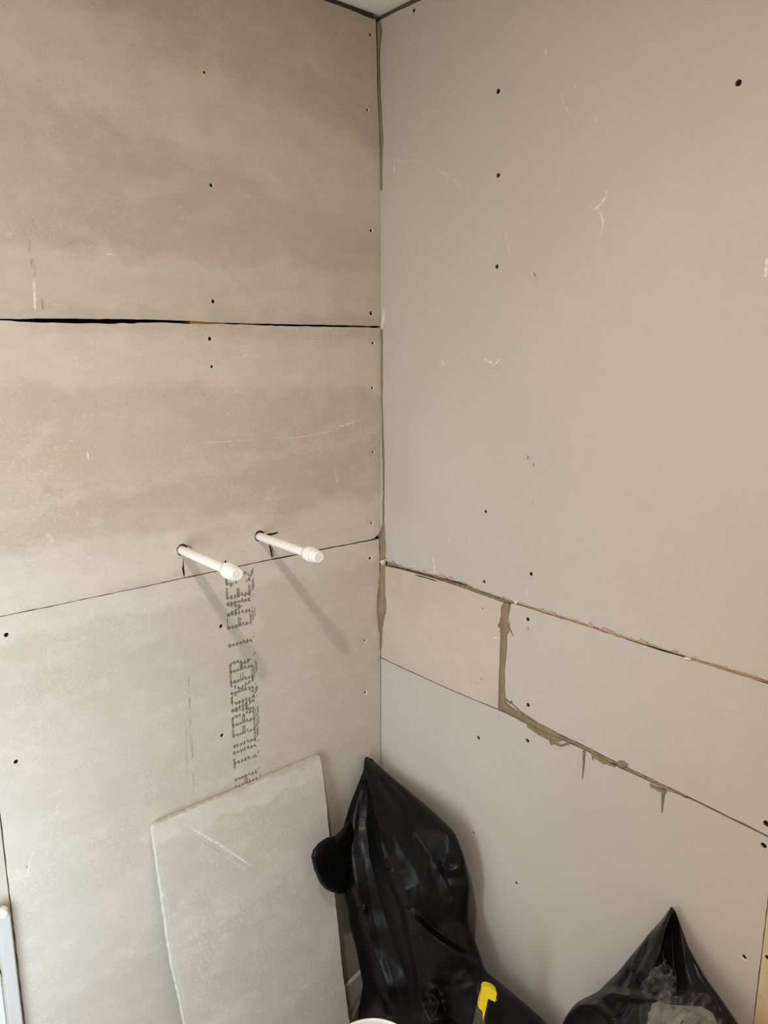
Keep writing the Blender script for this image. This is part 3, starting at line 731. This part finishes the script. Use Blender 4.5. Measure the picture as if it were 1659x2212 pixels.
# ------------------------------------------------------------------ added cool fill light with an invented lamp body, out of frame left
def fill_light():
    d = Vector((.34, 1, 0)).normalized(); c = Vector((-1.15, -.50, 0)); q = d.to_track_quat('Y', 'Z')
    t = empty('fill_light', c); t.rotation_euler = q.to_euler()
    tag(t, 'added upright cool white fill light facing the left wall', 'lamp')
    bm = bmesh.new(); add_box(bm, (-.19, -.05, .235), (.19, -.012, 1.165), .006); bm_obj('housing', bm, M_kblack, t)
    bm = bmesh.new(); add_box(bm, (-.172, -.0115, .252), (.172, -.0085, 1.148), .001)
    k = NT('fill_light_lens'); k.b.inputs['Emission Color'].default_value = (*FILL_COL, 1); k.b.inputs['Emission Strength'].default_value = .3
    bm_obj('lens', bm, k.m, t)
    for sx in (-1, 1):
        V, Fc = tube([(sx * .14, -.03, .24), (sx * .15, -.03, .02), (sx * .15, .06, .012)], .009, 10); mesh_obj('leg', V, Fc, M_kblack, t, smooth=True)
        V, Fc = tube([(sx * .15, -.03, .02), (sx * .15, -.13, .012)], .009, 10); mesh_obj('foot', V, Fc, M_kblack, t, smooth=True)
    ld = bpy.data.lights.new('fill_light_beam', 'AREA'); ld.shape = 'RECTANGLE'; ld.size, ld.size_y = .35, .9; ld.energy = FILL_W; ld.color = FILL_COL
    lo = bpy.data.objects.new('fill_light_beam', ld); COL.objects.link(lo); lo.location = c + Vector((0, 0, .70)); lo.rotation_euler = d.to_track_quat('-Z', 'Z').to_euler()
fill_light()

# ------------------------------------------------------------------ water pipes
def water_pipe(pos, length, label, printed, tiltz):
    t = empty('water_pipe', (pos[0], 0, pos[1]))
    t.rotation_euler = (math.pi / 2 + tiltz, 0, 0)          # local z points out of the wall
    tag(t, label, 'pipe', 'capped pipes on the left wall')
    c0 = length - .0375
    V, Fc = lathe([(.0001, -.045), (.0074, -.045), (.0075, 0), (.0075, c0 + .004), (.0001, c0 + .004)], 40)
    p = mesh_obj('pipe', V, Fc, M_pipe, t, smooth=True)
    pr = [(.0076, c0 - .0012), (.0100, c0 - .0008), (.0112, c0 + .0006), (.0122, c0 + .0050), (.0127, c0 + .0085), (.0127, c0 + .0110), (.0121, c0 + .0118), (.0121, c0 + .0132),
          (.0129, c0 + .0142), (.0127, c0 + .0175), (.0120, c0 + .0192), (.0115, c0 + .0198), (.0116, c0 + .0212), (.0118, c0 + .0250), (.0112, c0 + .0272), (.0106, c0 + .0278), (.0105, c0 + .0300),
          (.0102, c0 + .0350), (.0096, c0 + .0366), (.0085, c0 + .0375), (.0075, c0 + .0372), (.0050, c0 + .0370), (.0001, c0 + .0370)]
    V, Fc = lathe(pr, 48); e = mesh_obj('stop_end', V, Fc, M_cap, t, smooth=True)
    es = e.modifiers.new('edges', 'EDGE_SPLIT'); es.split_angle = math.radians(38)
    V, Fc = lathe([(.0020, c0 + .0371), (.0019, c0 + .0376), (.0001, c0 + .0377)], 16); mesh_obj('mould_pip', V, Fc, M_cap, e)
    if printed:
        rnd = random.Random(5); V, Fc = [], []
        z = .006; az = math.radians(68)
        while z < c0 - .004:
            ln = rnd.uniform(.0006, .0022); h = rnd.uniform(.0007, .0016)
            if rnd.random() < .82:
                i = len(V); r = .00756
                for (zz, dd) in ((z, 0), (z + ln, 0), (z + ln, h / r), (z, h / r)):
                    a = az + dd; V.append((r * math.cos(a), r * math.sin(a), zz))
                Fc.append((i, i + 1, i + 2, i + 3))
            z += ln + rnd.uniform(.0004, .0016)
        mesh_obj('printed_line', V, Fc, M_ink, p)
    return t
water_pipe(PIPE1, .187, 'white plastic pipe stub with stop end, the left plain one over the lettering', False, 0)
water_pipe(PIPE2, .186, 'white plastic pipe stub with stop end and fine black print along it', True, 0)

# ------------------------------------------------------------------ loose board leaning on the left wall
TL, TR = on_left(330, 1785, .0125), on_left(690, 1634, .0125)
ztop = (TL[2] + TR[2]) / 2
SL = .158
def on_lean(px, py):
    d = ray(px, py)                      # plane y = -.0125 - SL * (ztop - z)
    t = (-.0125 - SL * (ztop - CAM[2]) - CAM[1]) / (d[1] - SL * d[2]); return CAM + d * t
lean = empty('leaning_board'); ca = 1 / math.sqrt(1 + SL * SL)
Xv = Vector((1, 0, 0)); Yv = Vector((0, SL, 1)) * ca; Zv = Xv.cross(Yv)
bl, br = on_lean(400, 2212), on_lean(755, 2212)
foot = Vector((TL[0], -.0125 - SL * ztop, 0))
mw = Matrix(((Xv.x, Yv.x, Zv.x, foot.x), (Xv.y, Yv.y, Zv.y, foot.y), (Xv.z, Yv.z, Zv.z, foot.z + .002), (0, 0, 0, 1)))
lean.matrix_world = mw; mwi = mw.inverted()
def LE(px, py):
    v = mwi @ Vector(on_lean(px, py)); return (v.x, v.y)
top = [LE(690, 1633), LE(694, 1650), LE(701, 1700), LE(711, 1800), LE(722, 1925), LE(740, 2100), LE(755, 2212)]
dxr = (top[-1][0] - top[0][0]) / (top[0][1] - top[-1][1])
lft = [LE(340, 1779), LE(333, 1785), LE(330.5, 1795), LE(333, 1815), LE(348, 1920), LE(371, 2080), LE(400, 2212)]
out = top + [(top[-1][0] + dxr * top[-1][1], .0), (lft[-1][0], .0)] + lft[::-1]
lb = board('cement_sheet', out, .012, M_cem_lean, lean, (), .009, .0009)
tag(lean, 'loose fibre cement board leaning against the left wall below the lettering', 'board')
lb['label'] = 'flecked grey cement sheet'
stroke('scuff_mark', [LE(352, 1782), LE(400, 1778), LE(440, 1800), LE(500, 1840), LE(546, 1872)], [.018, .007], M_dust, lean, .0003)
stroke('scuff_mark', [LE(405, 1785), LE(470, 1822), LE(548, 1874)], [.006, .004], M_chalk, lean, .00035)
stroke('scuff_mark', [LE(470, 1836), LE(510, 1866), LE(535, 1886)], .005, M_chalk_soft, lean, .0004)
stroke('scuff_mark', [LE(420, 1806), LE(450, 1826), LE(492, 1850)], .0024, M_smear, lean, .00045)
stroke('edge_dust', [LE(338, 1790), LE(342, 1840), LE(360, 1960), LE(378, 2080), LE(408, 2210)], [.014, .010], M_dust, lean, .00025)
stroke('edge_dust', [LE(338, 1789), LE(450, 1745), LE(560, 1700), LE(688, 1643)], [.014, .010], M_dust, lean, .00022)
for q, p in enumerate([(507, 2093), (611, 2199)]):
    stroke('speck', [LE(*p), LE(p[0] + 2, p[1] + 2)], .003, M_marker, lean, .0003)
for p in ((690, 1665), (356, 1930)):
    stroke('edge_chip', [LE(p[0] + (3 if p[0] > 600 else -6), p[1] - 6), LE(p[0] + (4 if p[0] > 600 else -3), p[1] + 10)], .004, M_smear if p[0] > 600 else M_chalk, lean, .0004)

# ------------------------------------------------------------------ black sacks
def black_plastic(name, col, rough, wr=.25):
    k = NT(name); co = k.coord()
    k.b.inputs['Base Color'].default_value = (*col, 1)
    nz = k.noise(co, 9, 3, .5); k.l(k.ramp(nz, .3, .7, rough - .06, rough + .08), k.b.inputs['Roughness'])
    k.b.inputs['Specular IOR Level'].default_value = .20
    w = k.noise(k.mapping(co, (1, 1, .35)), 34, 3, .5, .4)
    k.bump(w, wr * .3, .004)
    return k.m
M_sack = black_plastic('black_polythene', (.0030, .0032, .0030), .37)
M_sack2 = black_plastic('black_polythene_dusty', (.006, .006, .0056), .33)
def smooth1(xs, fs, y, w):
    ys = y + np.linspace(-w, w, 9); return float(np.mean(np.interp(ys, xs, fs)))
def interp(pts, y):
    w = min(9.0, max(.5, (y - pts[0][1]) * .5)); return smooth1([p[1] for p in pts], [p[0] for p in pts], y, w)
def fold_h(folds, X, Y):
    H = 0.0
    for (poly, hgt, wl, wr_, pw) in folds:
        best = None
        for i in range(len(poly) - 1):
            ax, ay = poly[i]; bx, by = poly[i + 1]; dx, dy = bx - ax, by - ay; L2 = dx * dx + dy * dy
            t = max(0, min(1, ((X - ax) * dx + (Y - ay) * dy) / L2)); qx, qy = X - ax - dx * t, Y - ay - dy * t
            d = math.hypot(qx, qy)
            if best is None or d < best[0]: best = (d, (dx * qy - dy * qx), (i + t) / (len(poly) - 1))
        d, sgn, t = best
        w = wl if sgn > 0 else wr_              # sgn > 0: left of a downward-running line
        if d < w:
            f = (1 - d / w) ** pw
            H += hgt * f * min(1, .3 + 5 * t) * min(1, .15 + 5 * (1 - t))
    return H
def sack(name, label, left, right, dl_, dr_, lplane, bulge, folds, mat, ybot, nu=110, nv=150, wrk=.0022, sd=0, back=.35, extra=None):
    """closed sack: front sheet bulging into the room, back sheet towards the wall; left/right are its outline"""
    y0 = max(left[0][1], right[0][1]); V, Fc = [], []
    for i in range(nv):
        y = y0 + (ybot - y0) * (i / (nv - 1)) ** 1.0
        xl, xr = interp(left, y), interp(right, y); v = (y - y0) / (ybot - y0)
        Lp = Vector((on_left if lplane == 'L' else on_right)(xl, y, smooth1([p[0] for p in dl_], [p[1] for p in dl_], y, 45)))
        Rp = Vector(on_right(xr, y, smooth1([p[0] for p in dr_], [p[1] for p in dr_], y, 45)))
        B = smooth1([p[0] for p in bulge], [p[1] for p in bulge], y, min(40, max(.5, (y - y0) * .8)))
        for j in range(nu):
            u = j / (nu - 1); P = Lp.lerp(Rp, u); tc = (Vector(CAM) - P).normalized()
            env = math.sin(math.pi * u) ** .62
            X = xl + (xr - xl) * u
            edge = min(1, 7 * min(u, 1 - u))
            h = B * env + 1.35 * edge * fold_h(folds, X, y)
            h += edge * wrk * .6 * (noise.noise(Vector((X * .035 + sd, y * .012, sd))) + .5 * noise.noise(Vector((X * .09 + sd, y * .03, sd + 3))))
            V.append(P + tc * h)
        for j in range(1, nu - 1):
            u = 1 - j / (nu - 1); P = Lp.lerp(Rp, u); tc = (P - Vector(CAM)); tc.z = 0; tc.normalize()
            Q = P + tc * (B * back * math.sin(math.pi * u) ** .7 + .002)
            Q.x = min(Q.x, -.003); Q.y = min(Q.y, -.003); V.append(Q)
    m = 2 * nu - 2
    for i in range(nv - 1):
        for j in range(m): Fc.append((i * m + j, i * m + (j + 1) % m, (i + 1) * m + (j + 1) % m, (i + 1) * m + j))
    # lower body down to the floor
    last = V[-m:]; zmin = min(p.z for p in last); steps = 8; rows = nv
    cx = sum((p.x for p in last)) / m; cy = sum((p.y for p in last)) / m
    for s in range(1, steps + 1):
        f = s / steps
        for p in last:
            q = Vector((p.x, p.y, p.z * (1 - f) + .002 * f)); sc = 1 + .0 * math.sin(math.pi * f)
            q.x = min(cx + (q.x - cx) * sc, -.003); q.y = min(cy + (q.y - cy) * sc, -.003)
            if name == 'rubbish_sack' and lplane == 'L':
                q.y = min(q.y, -.003)
            V.append(q)
        for j in range(m): Fc.append(((rows - 1) * m + j, (rows - 1) * m + (j + 1) % m, rows * m + (j + 1) % m, rows * m + j))
        rows += 1
    Fc.append(tuple(range((rows - 1) * m, rows * m))); Fc.append(tuple(range(m))[::-1])
    if extra:                                   # rounded ear of the sack
        outl, off0, off1, thick = extra
        n = 72; rings = 14; base = len(V); P2 = [Vector(p) for p in densify(outl, 3.0)]; n = len(P2)
        cen = sum(P2, Vector((0, 0))) / n; xs0, xs1 = min(p.x for p in P2), max(p.x for p in P2)
        for side in (1, -1):
            for r in range(rings):
                f = r / (rings - 1)
                for p in P2:
                    q = cen.lerp(p, f); off = off0 + (off1 - off0) * (q.x - xs0) / (xs1 - xs0)
                    W = Vector(on_left(q.x, q.y, off)); tc = (Vector(CAM) - W).normalized()
                    hh = thick * math.sqrt(max(0, 1 - f ** 2.4)) * (1 if side > 0 else -.5)
                    hh += .004 * math.sqrt(max(0, 1 - f * f)) * noise.noise(Vector((q.x * .03, q.y * .03, 5))) + .35 * fold_h(folds, q.x, q.y) * (1 - f)
                    V.append(W + tc * hh)
        for sd_ in (0, 1):
            o2 = base + sd_ * rings * n
            for r in range(rings - 1):
                for k in range(n): Fc.append((o2 + r * n + k, o2 + r * n + (k + 1) % n, o2 + (r + 1) * n + (k + 1) % n, o2 + (r + 1) * n + k))
    org = Vector((cx, cy, 0)); V = [Vector(p) - org for p in V]
    o = mesh_obj(name, V, Fc, mat, None, smooth=True); o.location = org
    bm = bmesh.new(); bm.from_mesh(o.data); bmesh.ops.recalc_face_normals(bm, faces=bm.faces[:]); bm.to_mesh(o.data); bm.free()
    o.data.polygons.foreach_set('use_smooth', [True] * len(o.data.polygons))
    return tag(o, label, 'sack')

S1L = [(790, 1637), (786, 1645), (786, 1663), (772, 1696), (754, 1743), (742, 1785), (737, 1820), (737, 1870), (741, 1925), (747, 1945),
       (752, 1964), (757, 2007), (768, 2043), (777, 2090), (784, 2128), (778, 2160), (770, 2212), (764, 2300)]
S1R = [(797, 1637), (804, 1642), (833, 1668), (873, 1701), (927, 1745), (982, 1797), (1003, 1851), (1016, 1917), (1012, 1992), (1029, 2040), (1050, 2101), (1108, 2148), (1180, 2210), (1196, 2230), (1205, 2300)]
folds1 = [
    ([(790, 1655), (798, 1690), (810, 1745), (823, 1800), (833, 1850), (848, 1892)], .016, 9, 70, 1.0),        # sharp crease: drops to the left
    ([(796, 1700), (794, 1780), (802, 1850), (822, 1930), (850, 2020), (885, 2110), (905, 2190)], -.030, 46, 60, 1.0),      # deep dark valley
    ([(804, 1660), (838, 1710), (873, 1757), (945, 1866), (985, 1950)], -.018, 44, 52, 1.0),                        # valley along the right
    ([(851, 1893), (880, 1956), (902, 2054), (920, 2144), (938, 2212)], .020, 12, 95, 1.0),
    ([(896, 1976), (931, 2014), (980, 2050), (1018, 2072), (1050, 2101)], .024, 95, 14, 1.0),                       # overhanging fold
    ([(905, 2000), (930, 2080), (965, 2150), (985, 2212)], -.014, 40, 50, 1.0),
    ([(940, 2140), (962, 2165), (955, 2200)], .010, 10, 16, 1.0),
    ([(985, 2110), (965, 2160), (985, 2195), (1040, 2230)], -.014, 40, 40, 1.0),
    ([(748, 1850), (765, 1950), (790, 2060), (830, 2160), (850, 2212)], .016, 46, 40, 1.0),
    ([(772, 1975), (785, 1965), (796, 1960)], .006, 12, 7, 1.0),
    ([(703, 1833), (730, 1836), (757, 1834)], .006, 18, 9, 1.0),
    ([(735, 1862), (738, 1900), (742, 1935)], -.010, 14, 10, 1.0),
    ([(982, 1797), (960, 1870), (985, 1935)], .007, 26, 26, 1.0),
    ([(950, 1862), (975, 1880), (1003, 1875)], .008, 18, 10, 1.0),
    ([(786, 2135), (830, 2180), (850, 2212)], .012, 14, 20, 1.0),
    ([(835, 1885), (850, 1880), (858, 1892)], .006, 8, 8, 1.0),
    ([(824, 1815), (836, 1850), (838, 1872)], .006, 7, 7, 1.0),
]
sack1 = sack('rubbish_sack', 'tall black plastic sack standing in the corner between the walls', S1L, S1R,
     [(1637, .012), (1700, .03), (1800, .05), (1930, .055), (2010, .06), (2140, .085), (2212, .12), (2300, .16)],
     [(1637, .022), (1700, .035), (1800, .05), (1917, .05), (2000, .05), (2100, .05), (2212, .045), (2300, .04)], 'L',
     [(1637, .006), (1700, .03), (1800, .05), (1930, .06), (2040, .075), (2140, .10), (2300, .14)], folds1, M_sack, 2300, 130, 190, .0030, 2.0,
     extra=([(756, 1770), (738, 1791), (725, 1805), (706, 1809), (689, 1820), (676, 1836), (672, 1851), (678, 1877), (690, 1906), (703, 1921), (716, 1927), (732, 1931), (747, 1928), (758, 1900), (766, 1850), (768, 1800)], .105, .075, .030))

S2L = [(1448, 1962), (1430, 1988), (1399, 2021), (1385, 2040), (1360, 2069), (1329, 2108), (1309, 2125), (1289, 2148), (1247, 2165), (1227, 2187), (1214, 2212), (1212, 2300)]
S2R = [(1453, 1962), (1460, 1971), (1473, 2009), (1487, 2046), (1504, 2077), (1529, 2120), (1555, 2154), (1580, 2190), (1594, 2210), (1640, 2300)]
folds2 = [
    ([(1452, 1968), (1436, 2010), (1428, 2050), (1412, 2100), (1395, 2125)], .012, 30, 6, 1.0),
    ([(1455, 1975), (1452, 2030), (1458, 2090), (1475, 2150)], -.016, 22, 26, 1.2),
    ([(1432, 2050), (1440, 2090), (1452, 2130)], .010, 8, 10, 1.0),
    ([(1300, 2140), (1340, 2150), (1390, 2155), (1440, 2160)], .012, 14, 18, 1.0),
    ([(1247, 2168), (1290, 2172), (1330, 2195), (1340, 2212)], .008, 10, 14, 1.0),
    ([(1400, 2040), (1375, 2090), (1345, 2130)], -.006, 12, 12, 1.0),
    ([(1490, 2060), (1510, 2110), (1545, 2160), (1570, 2212)], -.008, 14, 14, 1.0),
    ([(1380, 2070), (1360, 2120), (1370, 2170), (1350, 2212)], .007, 12, 14, 1.0)]
sack2 = sack('rubbish_sack', 'squat black plastic sack with clear film at the right wall, near the pine stud', S2L, S2R,
     [(1962, .012), (2040, .03), (2150, .06), (2212, .08), (2300, .10)], [(1962, .010), (2040, .02), (2150, .035), (2212, .04), (2300, .05)], 'R',
     [(1962, .004), (2040, .025), (2120, .05), (2212, .08), (2300, .10)], folds2, M_sack2, 2300, 110, 110, .0035, 9.0)

# clear film and pale padding bulging out of the squat sack
def film_material():
    k = NT('clear_polythene'); co = k.coord()
    k.b.inputs['Base Color'].default_value = (.36, .355, .33, 1); k.b.inputs['Roughness'].default_value = .10
    k.b.inputs['Specular IOR Level'].default_value = .7
    k.l(k.ramp(k.noise(k.mapping(co, (1, 1, .22)), 60, 3, .55, .3), .45, .75, .0, .20), k.b.inputs['Alpha'])
    k.bump(k.noise(co, 55, 3, .55, .6), .5, .006)
    return k.m
def padding_material():
    k = NT('pale_padding'); co = k.coord()
    a = k.noise(k.mapping(co, (1, 1, .45)), 34, 3, .55, .5)
    k.l(k.mix(k.ramp(a, .30, .70), (.09, .085, .072, 1), (.24, .225, .185, 1)), k.b.inputs['Base Color'])
    k.b.inputs['Roughness'].default_value = .45
    k.bump(k.noise(co, 50, 3, .55, .6), .4, .006)
    return k.m
def patch_on(name, label, cat, outline, depth_off, mat, amp, sd, thick, nx=46, ny=34, rag=7.0):
    """cushion in front of the squat sack, shaped inside its own outline"""
    xs = [p[0] for p in outline]; ys = [p[1] for p in outline]; y0, y1 = min(ys), max(ys)
    def span(y):
        c = []
        for i in range(len(outline)):
            (ax, ay), (bx, by) = outline[i], outline[(i + 1) % len(outline)]
            if (ay - y) * (by - y) <= 0 and ay != by: c.append(ax + (bx - ax) * (y - ay) / (by - ay))
        return (min(c), max(c)) if c else (xs[0], xs[0])
    V, Fc = [], []
    for side in (0, 1):
        for i in range(ny):
            y = y0 + .01 + (y1 - y0 - .02) * i / (ny - 1); a, b = span(y)
            a += rag * noise.noise(Vector((y * .07, 1, sd))) + .5 * rag * noise.noise(Vector((y * .2, 5, sd)))
            b += rag * noise.noise(Vector((y * .07, 9, sd))) + .5 * rag * noise.noise(Vector((y * .2, 7, sd)))
            for j in range(nx):
                u = j / (nx - 1); x = a + (b - a) * u; v = i / (ny - 1)
                env = (math.sin(math.pi * u) ** .5) * min(1, 4 * v) ** .6
                yy = y + (rag * noise.noise(Vector((x * .06, 3, sd))) * (1 - v) if y1 > 2250 else 0)
                P = Vector(on_right(x, yy, depth_off + .10 * v)); tc = (Vector(CAM) - P).normalized()
                w = 1 - 2 * abs(noise.noise(Vector((x * .05 + .02 * y, y * .035, sd)))) + .7 * (1 - 2 * abs(noise.noise(Vector((x * .13, y * .07, sd + 2))))) + .3 * noise.noise(Vector((x * .3, y * .25, sd + 4)))
                V.append(P + tc * (env * thick + amp * w * env if side == 0 else -.004 * env))
    N = nx * ny
    for i in range(ny - 1):
        for j in range(nx - 1):
            a = i * nx + j; Fc.append((a, a + nx, a + nx + 1, a + 1)); Fc.append((N + a, N + a + 1, N + a + nx + 1, N + a + nx))
    org = V[(ny - 1) * nx + nx // 2].copy(); V = [p - org for p in V]
    o = mesh_obj(name, V, Fc, mat, None, smooth=True); o.location = org
    return tag(o, label, cat)
padding = patch_on('packing_pad', 'pale crumpled packing showing through the clear film', 'packaging',
    [(1404, 2176), (1412, 2166), (1428, 2162), (1445, 2172), (1462, 2182), (1490, 2172), (1515, 2174), (1534, 2184), (1548, 2206), (1570, 2300), (1390, 2300), (1398, 2212)], .155, padding_material(), .009, 4, .016)
film = patch_on('plastic_film', 'glossy clear plastic film bulging out of the squat sack', 'plastic film',
    [(1386, 2128), (1412, 2090), (1440, 2075), (1458, 2110), (1466, 2140), (1530, 2146), (1556, 2190), (1590, 2300), (1378, 2300), (1380, 2212), (1384, 2160)], .205, film_material(), .012, 7, .03, 90, 80)

# ------------------------------------------------------------------ tub, knife, small things at the bottom edge
def tub():
    c = at_depth(806, 2198, 1.26); r = .074
    h = _fh; cen = Vector((c[0] - h[0] * r, c[1] - h[1] * r, 0)); z = c[2]
    t = empty('plastic_tub', cen); tag(t, 'white round plastic tub in front of the tall sack', 'tub')
    V, Fc = lathe([(.0001, .004), (r * .82, .004), (r * .85, .0), (r * .93, z - .03), (r * .985, z - .028), (r, z - .024), (r, z - .004), (r * .99, z), (r * .955, z), (r * .945, z - .004), (r * .93, z - .03), (r * .80, .008), (.0001, .008)], 64)
    mesh_obj('tub_body', V, Fc, M_cap, t, smooth=True)
    V, Fc = lathe([(r * .93, z - .034), (r * .965, z - .036), (r * .965, z - .040), (r * .93, z - .042)], 64); mesh_obj('rim_band', V, Fc, M_pipe, t, smooth=True)
tub()

M_yel = plain('yellow_plastic', (.80, .62, .012), .38, .04, 60, 0, 1, .5)
M_grip = plain('grey_rubber_grip', (.075, .070, .058), .75, .2, 120, .2, 300)
M_steel = plain('steel', (.30, .30, .30), .35, .1, 100, 0, 1, .5, .9)
def knife():
    dep = 1.27; o0 = Vector(at_depth(1046, 2160, dep)); R_ = Vector(RIGHT); U_ = Vector(UP); T_ = -Vector(FWD); s = dep / F_PX
    t = empty('utility_knife', mw=Matrix(((R_.x, T_.x, U_.x, o0.x), (R_.y, T_.y, U_.y, o0.y), (R_.z, T_.z, U_.z, o0.z), (0, 0, 0, 1))))
    tag(t, 'yellow and grey utility knife handle standing up before the tall sack', 'knife')
    def prism(name, pts, d0, d1, mat, bev=.0008, parent=t):
        bm = bmesh.new(); vs = [bm.verts.new(((x - 1046) * s, d0, (2160 - y) * s)) for x, y in pts]
        f = bm.faces.new(vs); r = bmesh.ops.extrude_face_region(bm, geom=[f])
        for v in r['geom']:
            if isinstance(v, bmesh.types.BMVert): v.co.y = d1
        bmesh.ops.bevel(bm, geom=bm.edges[:], offset=bev, segments=2, affect='EDGES')
        bmesh.ops.triangulate(bm, faces=[f_ for f_ in bm.faces if len(f_.verts) > 4])
        return bm_obj(name, bm, mat, parent)
    cap = prism('end_cap', [(1040, 2127), (1043, 2124), (1048, 2123), (1056, 2124.5), (1064, 2128.5), (1070, 2134), (1072, 2139), (1068.5, 2157), (1060, 2153.5), (1053, 2149.5), (1049.5, 2166), (1047, 2178), (1042, 2200), (1040.3, 2177), (1031.5, 2168.5)], -.004, .010, M_yel)
    V, Fc = lathe([(.0034, 0), (.0030, .0006), (.0001, .0008)], 16)
    V = [(x * .7, -z_ + .0103, y * 1.4) for x, y, z_ in V]
    hole = mesh_obj('cord_hole', V, Fc, plain('deep_yellow', (.36, .25, .02), .6), cap); hole.location = ((1043 - 1046) * s, .0, (2160 - 2149) * s)
    prism('grip', [(1031.5, 2170), (1040, 2178.5), (1042, 2201), (1045, 2190), (1046, 2200), (1042, 2260), (1028, 2330), (1003, 2330), (1018, 2235)], -.006, .0095, M_grip)
    for q in range(9):
        y = 2190 + q * 9; x = 1026 - q * 2.2
        prism('grip_rib', [(x, y), (x + 13, y + 6), (x + 13, y + 8.5), (x, y + 2.5)], .009, .0104, M_grip, .0003)
    prism('body', [(1053, 2151), (1056, 2152), (1050, 2200), (1044, 2260), (1034, 2335), (1024, 2330), (1040, 2235), (1048, 2180)], -.010, .006, M_kblack)
    prism('blade_tab', [(1067, 2152), (1074.5, 2159), (1072.5, 2161), (1066, 2157)], .0, .002, M_steel, .0003)
    prism('slider', [(1031, 2126), (1034.5, 2125), (1036.5, 2128), (1033, 2144), (1029.5, 2145)], -.006, .004, M_kblack, .0006)
knife()

# pale offcut and a stub of cable behind the leaning board
P0, P1 = on_left(752, 2137, .02), on_left(800, 2118, .02)
ppanel = empty('pale_panel', (P0[0] - .03, -.02, 0)); tag(ppanel, 'small pale offcut in the gap between leaning board and sack', 'panel')
zt = P0[2]
bm = bmesh.new(); add_box(bm, (0, 0, 0), (.10, .010, zt), .001)
for v in bm.verts:
    if v.co.z > zt * .8: v.co.z += .03 * v.co.x / .10
bm_obj('panel_sheet', bm, M_white_flake, ppanel)
V, Fc = tube([Vector(on_left(x, y, .045 - .002 * i)) - Vector(on_left(758, 2190, .045)) for i, (x, y) in enumerate([(758, 2190), (764, 2171), (770, 2162), (775, 2154), (777.5, 2147)])], [.0026, .0026, .0024, .0024, .002], 8)
ce = mesh_obj('cable_stub', V, Fc, plain('grey_cable', (.20, .18, .14), .6), None, smooth=True); ce.location = on_left(758, 2190, .045)
tag(ce, 'short grey cable stub poking up in the gap beside the leaning board', 'cable')

# white trim upright at the left edge of the boarding
def trim():
    a0, a1 = EDGE - .0265, EDGE - .0085
    zt = on_left(10, 1972, .012)[2]
    t = empty('white_trim', (a0, 0, 0)); tag(t, 'white upright trim strip with a filler blob on top, left of the boards', 'trim')
    bm = bmesh.new(); add_box(bm, (0, -.020, .001), (a1 - a0, -.002, zt), .0015); bm_obj('upright', bm, plain('white_trim_paint', (.46, .44, .42), .45, .03), t)
    bm = bmesh.new(); bmesh.ops.create_icosphere(bm, subdivisions=3, radius=1)
    for v in bm.verts:
        n_ = 1 + .22 * noise.noise(v.co * 1.7); v.co = Vector((v.co.x * .0115 * n_ + .008, v.co.y * .011 * n_ - .011, v.co.z * .009 * n_ + zt + .002))
    bm_obj('filler_blob', bm, M_white_flake, t, True)
trim()
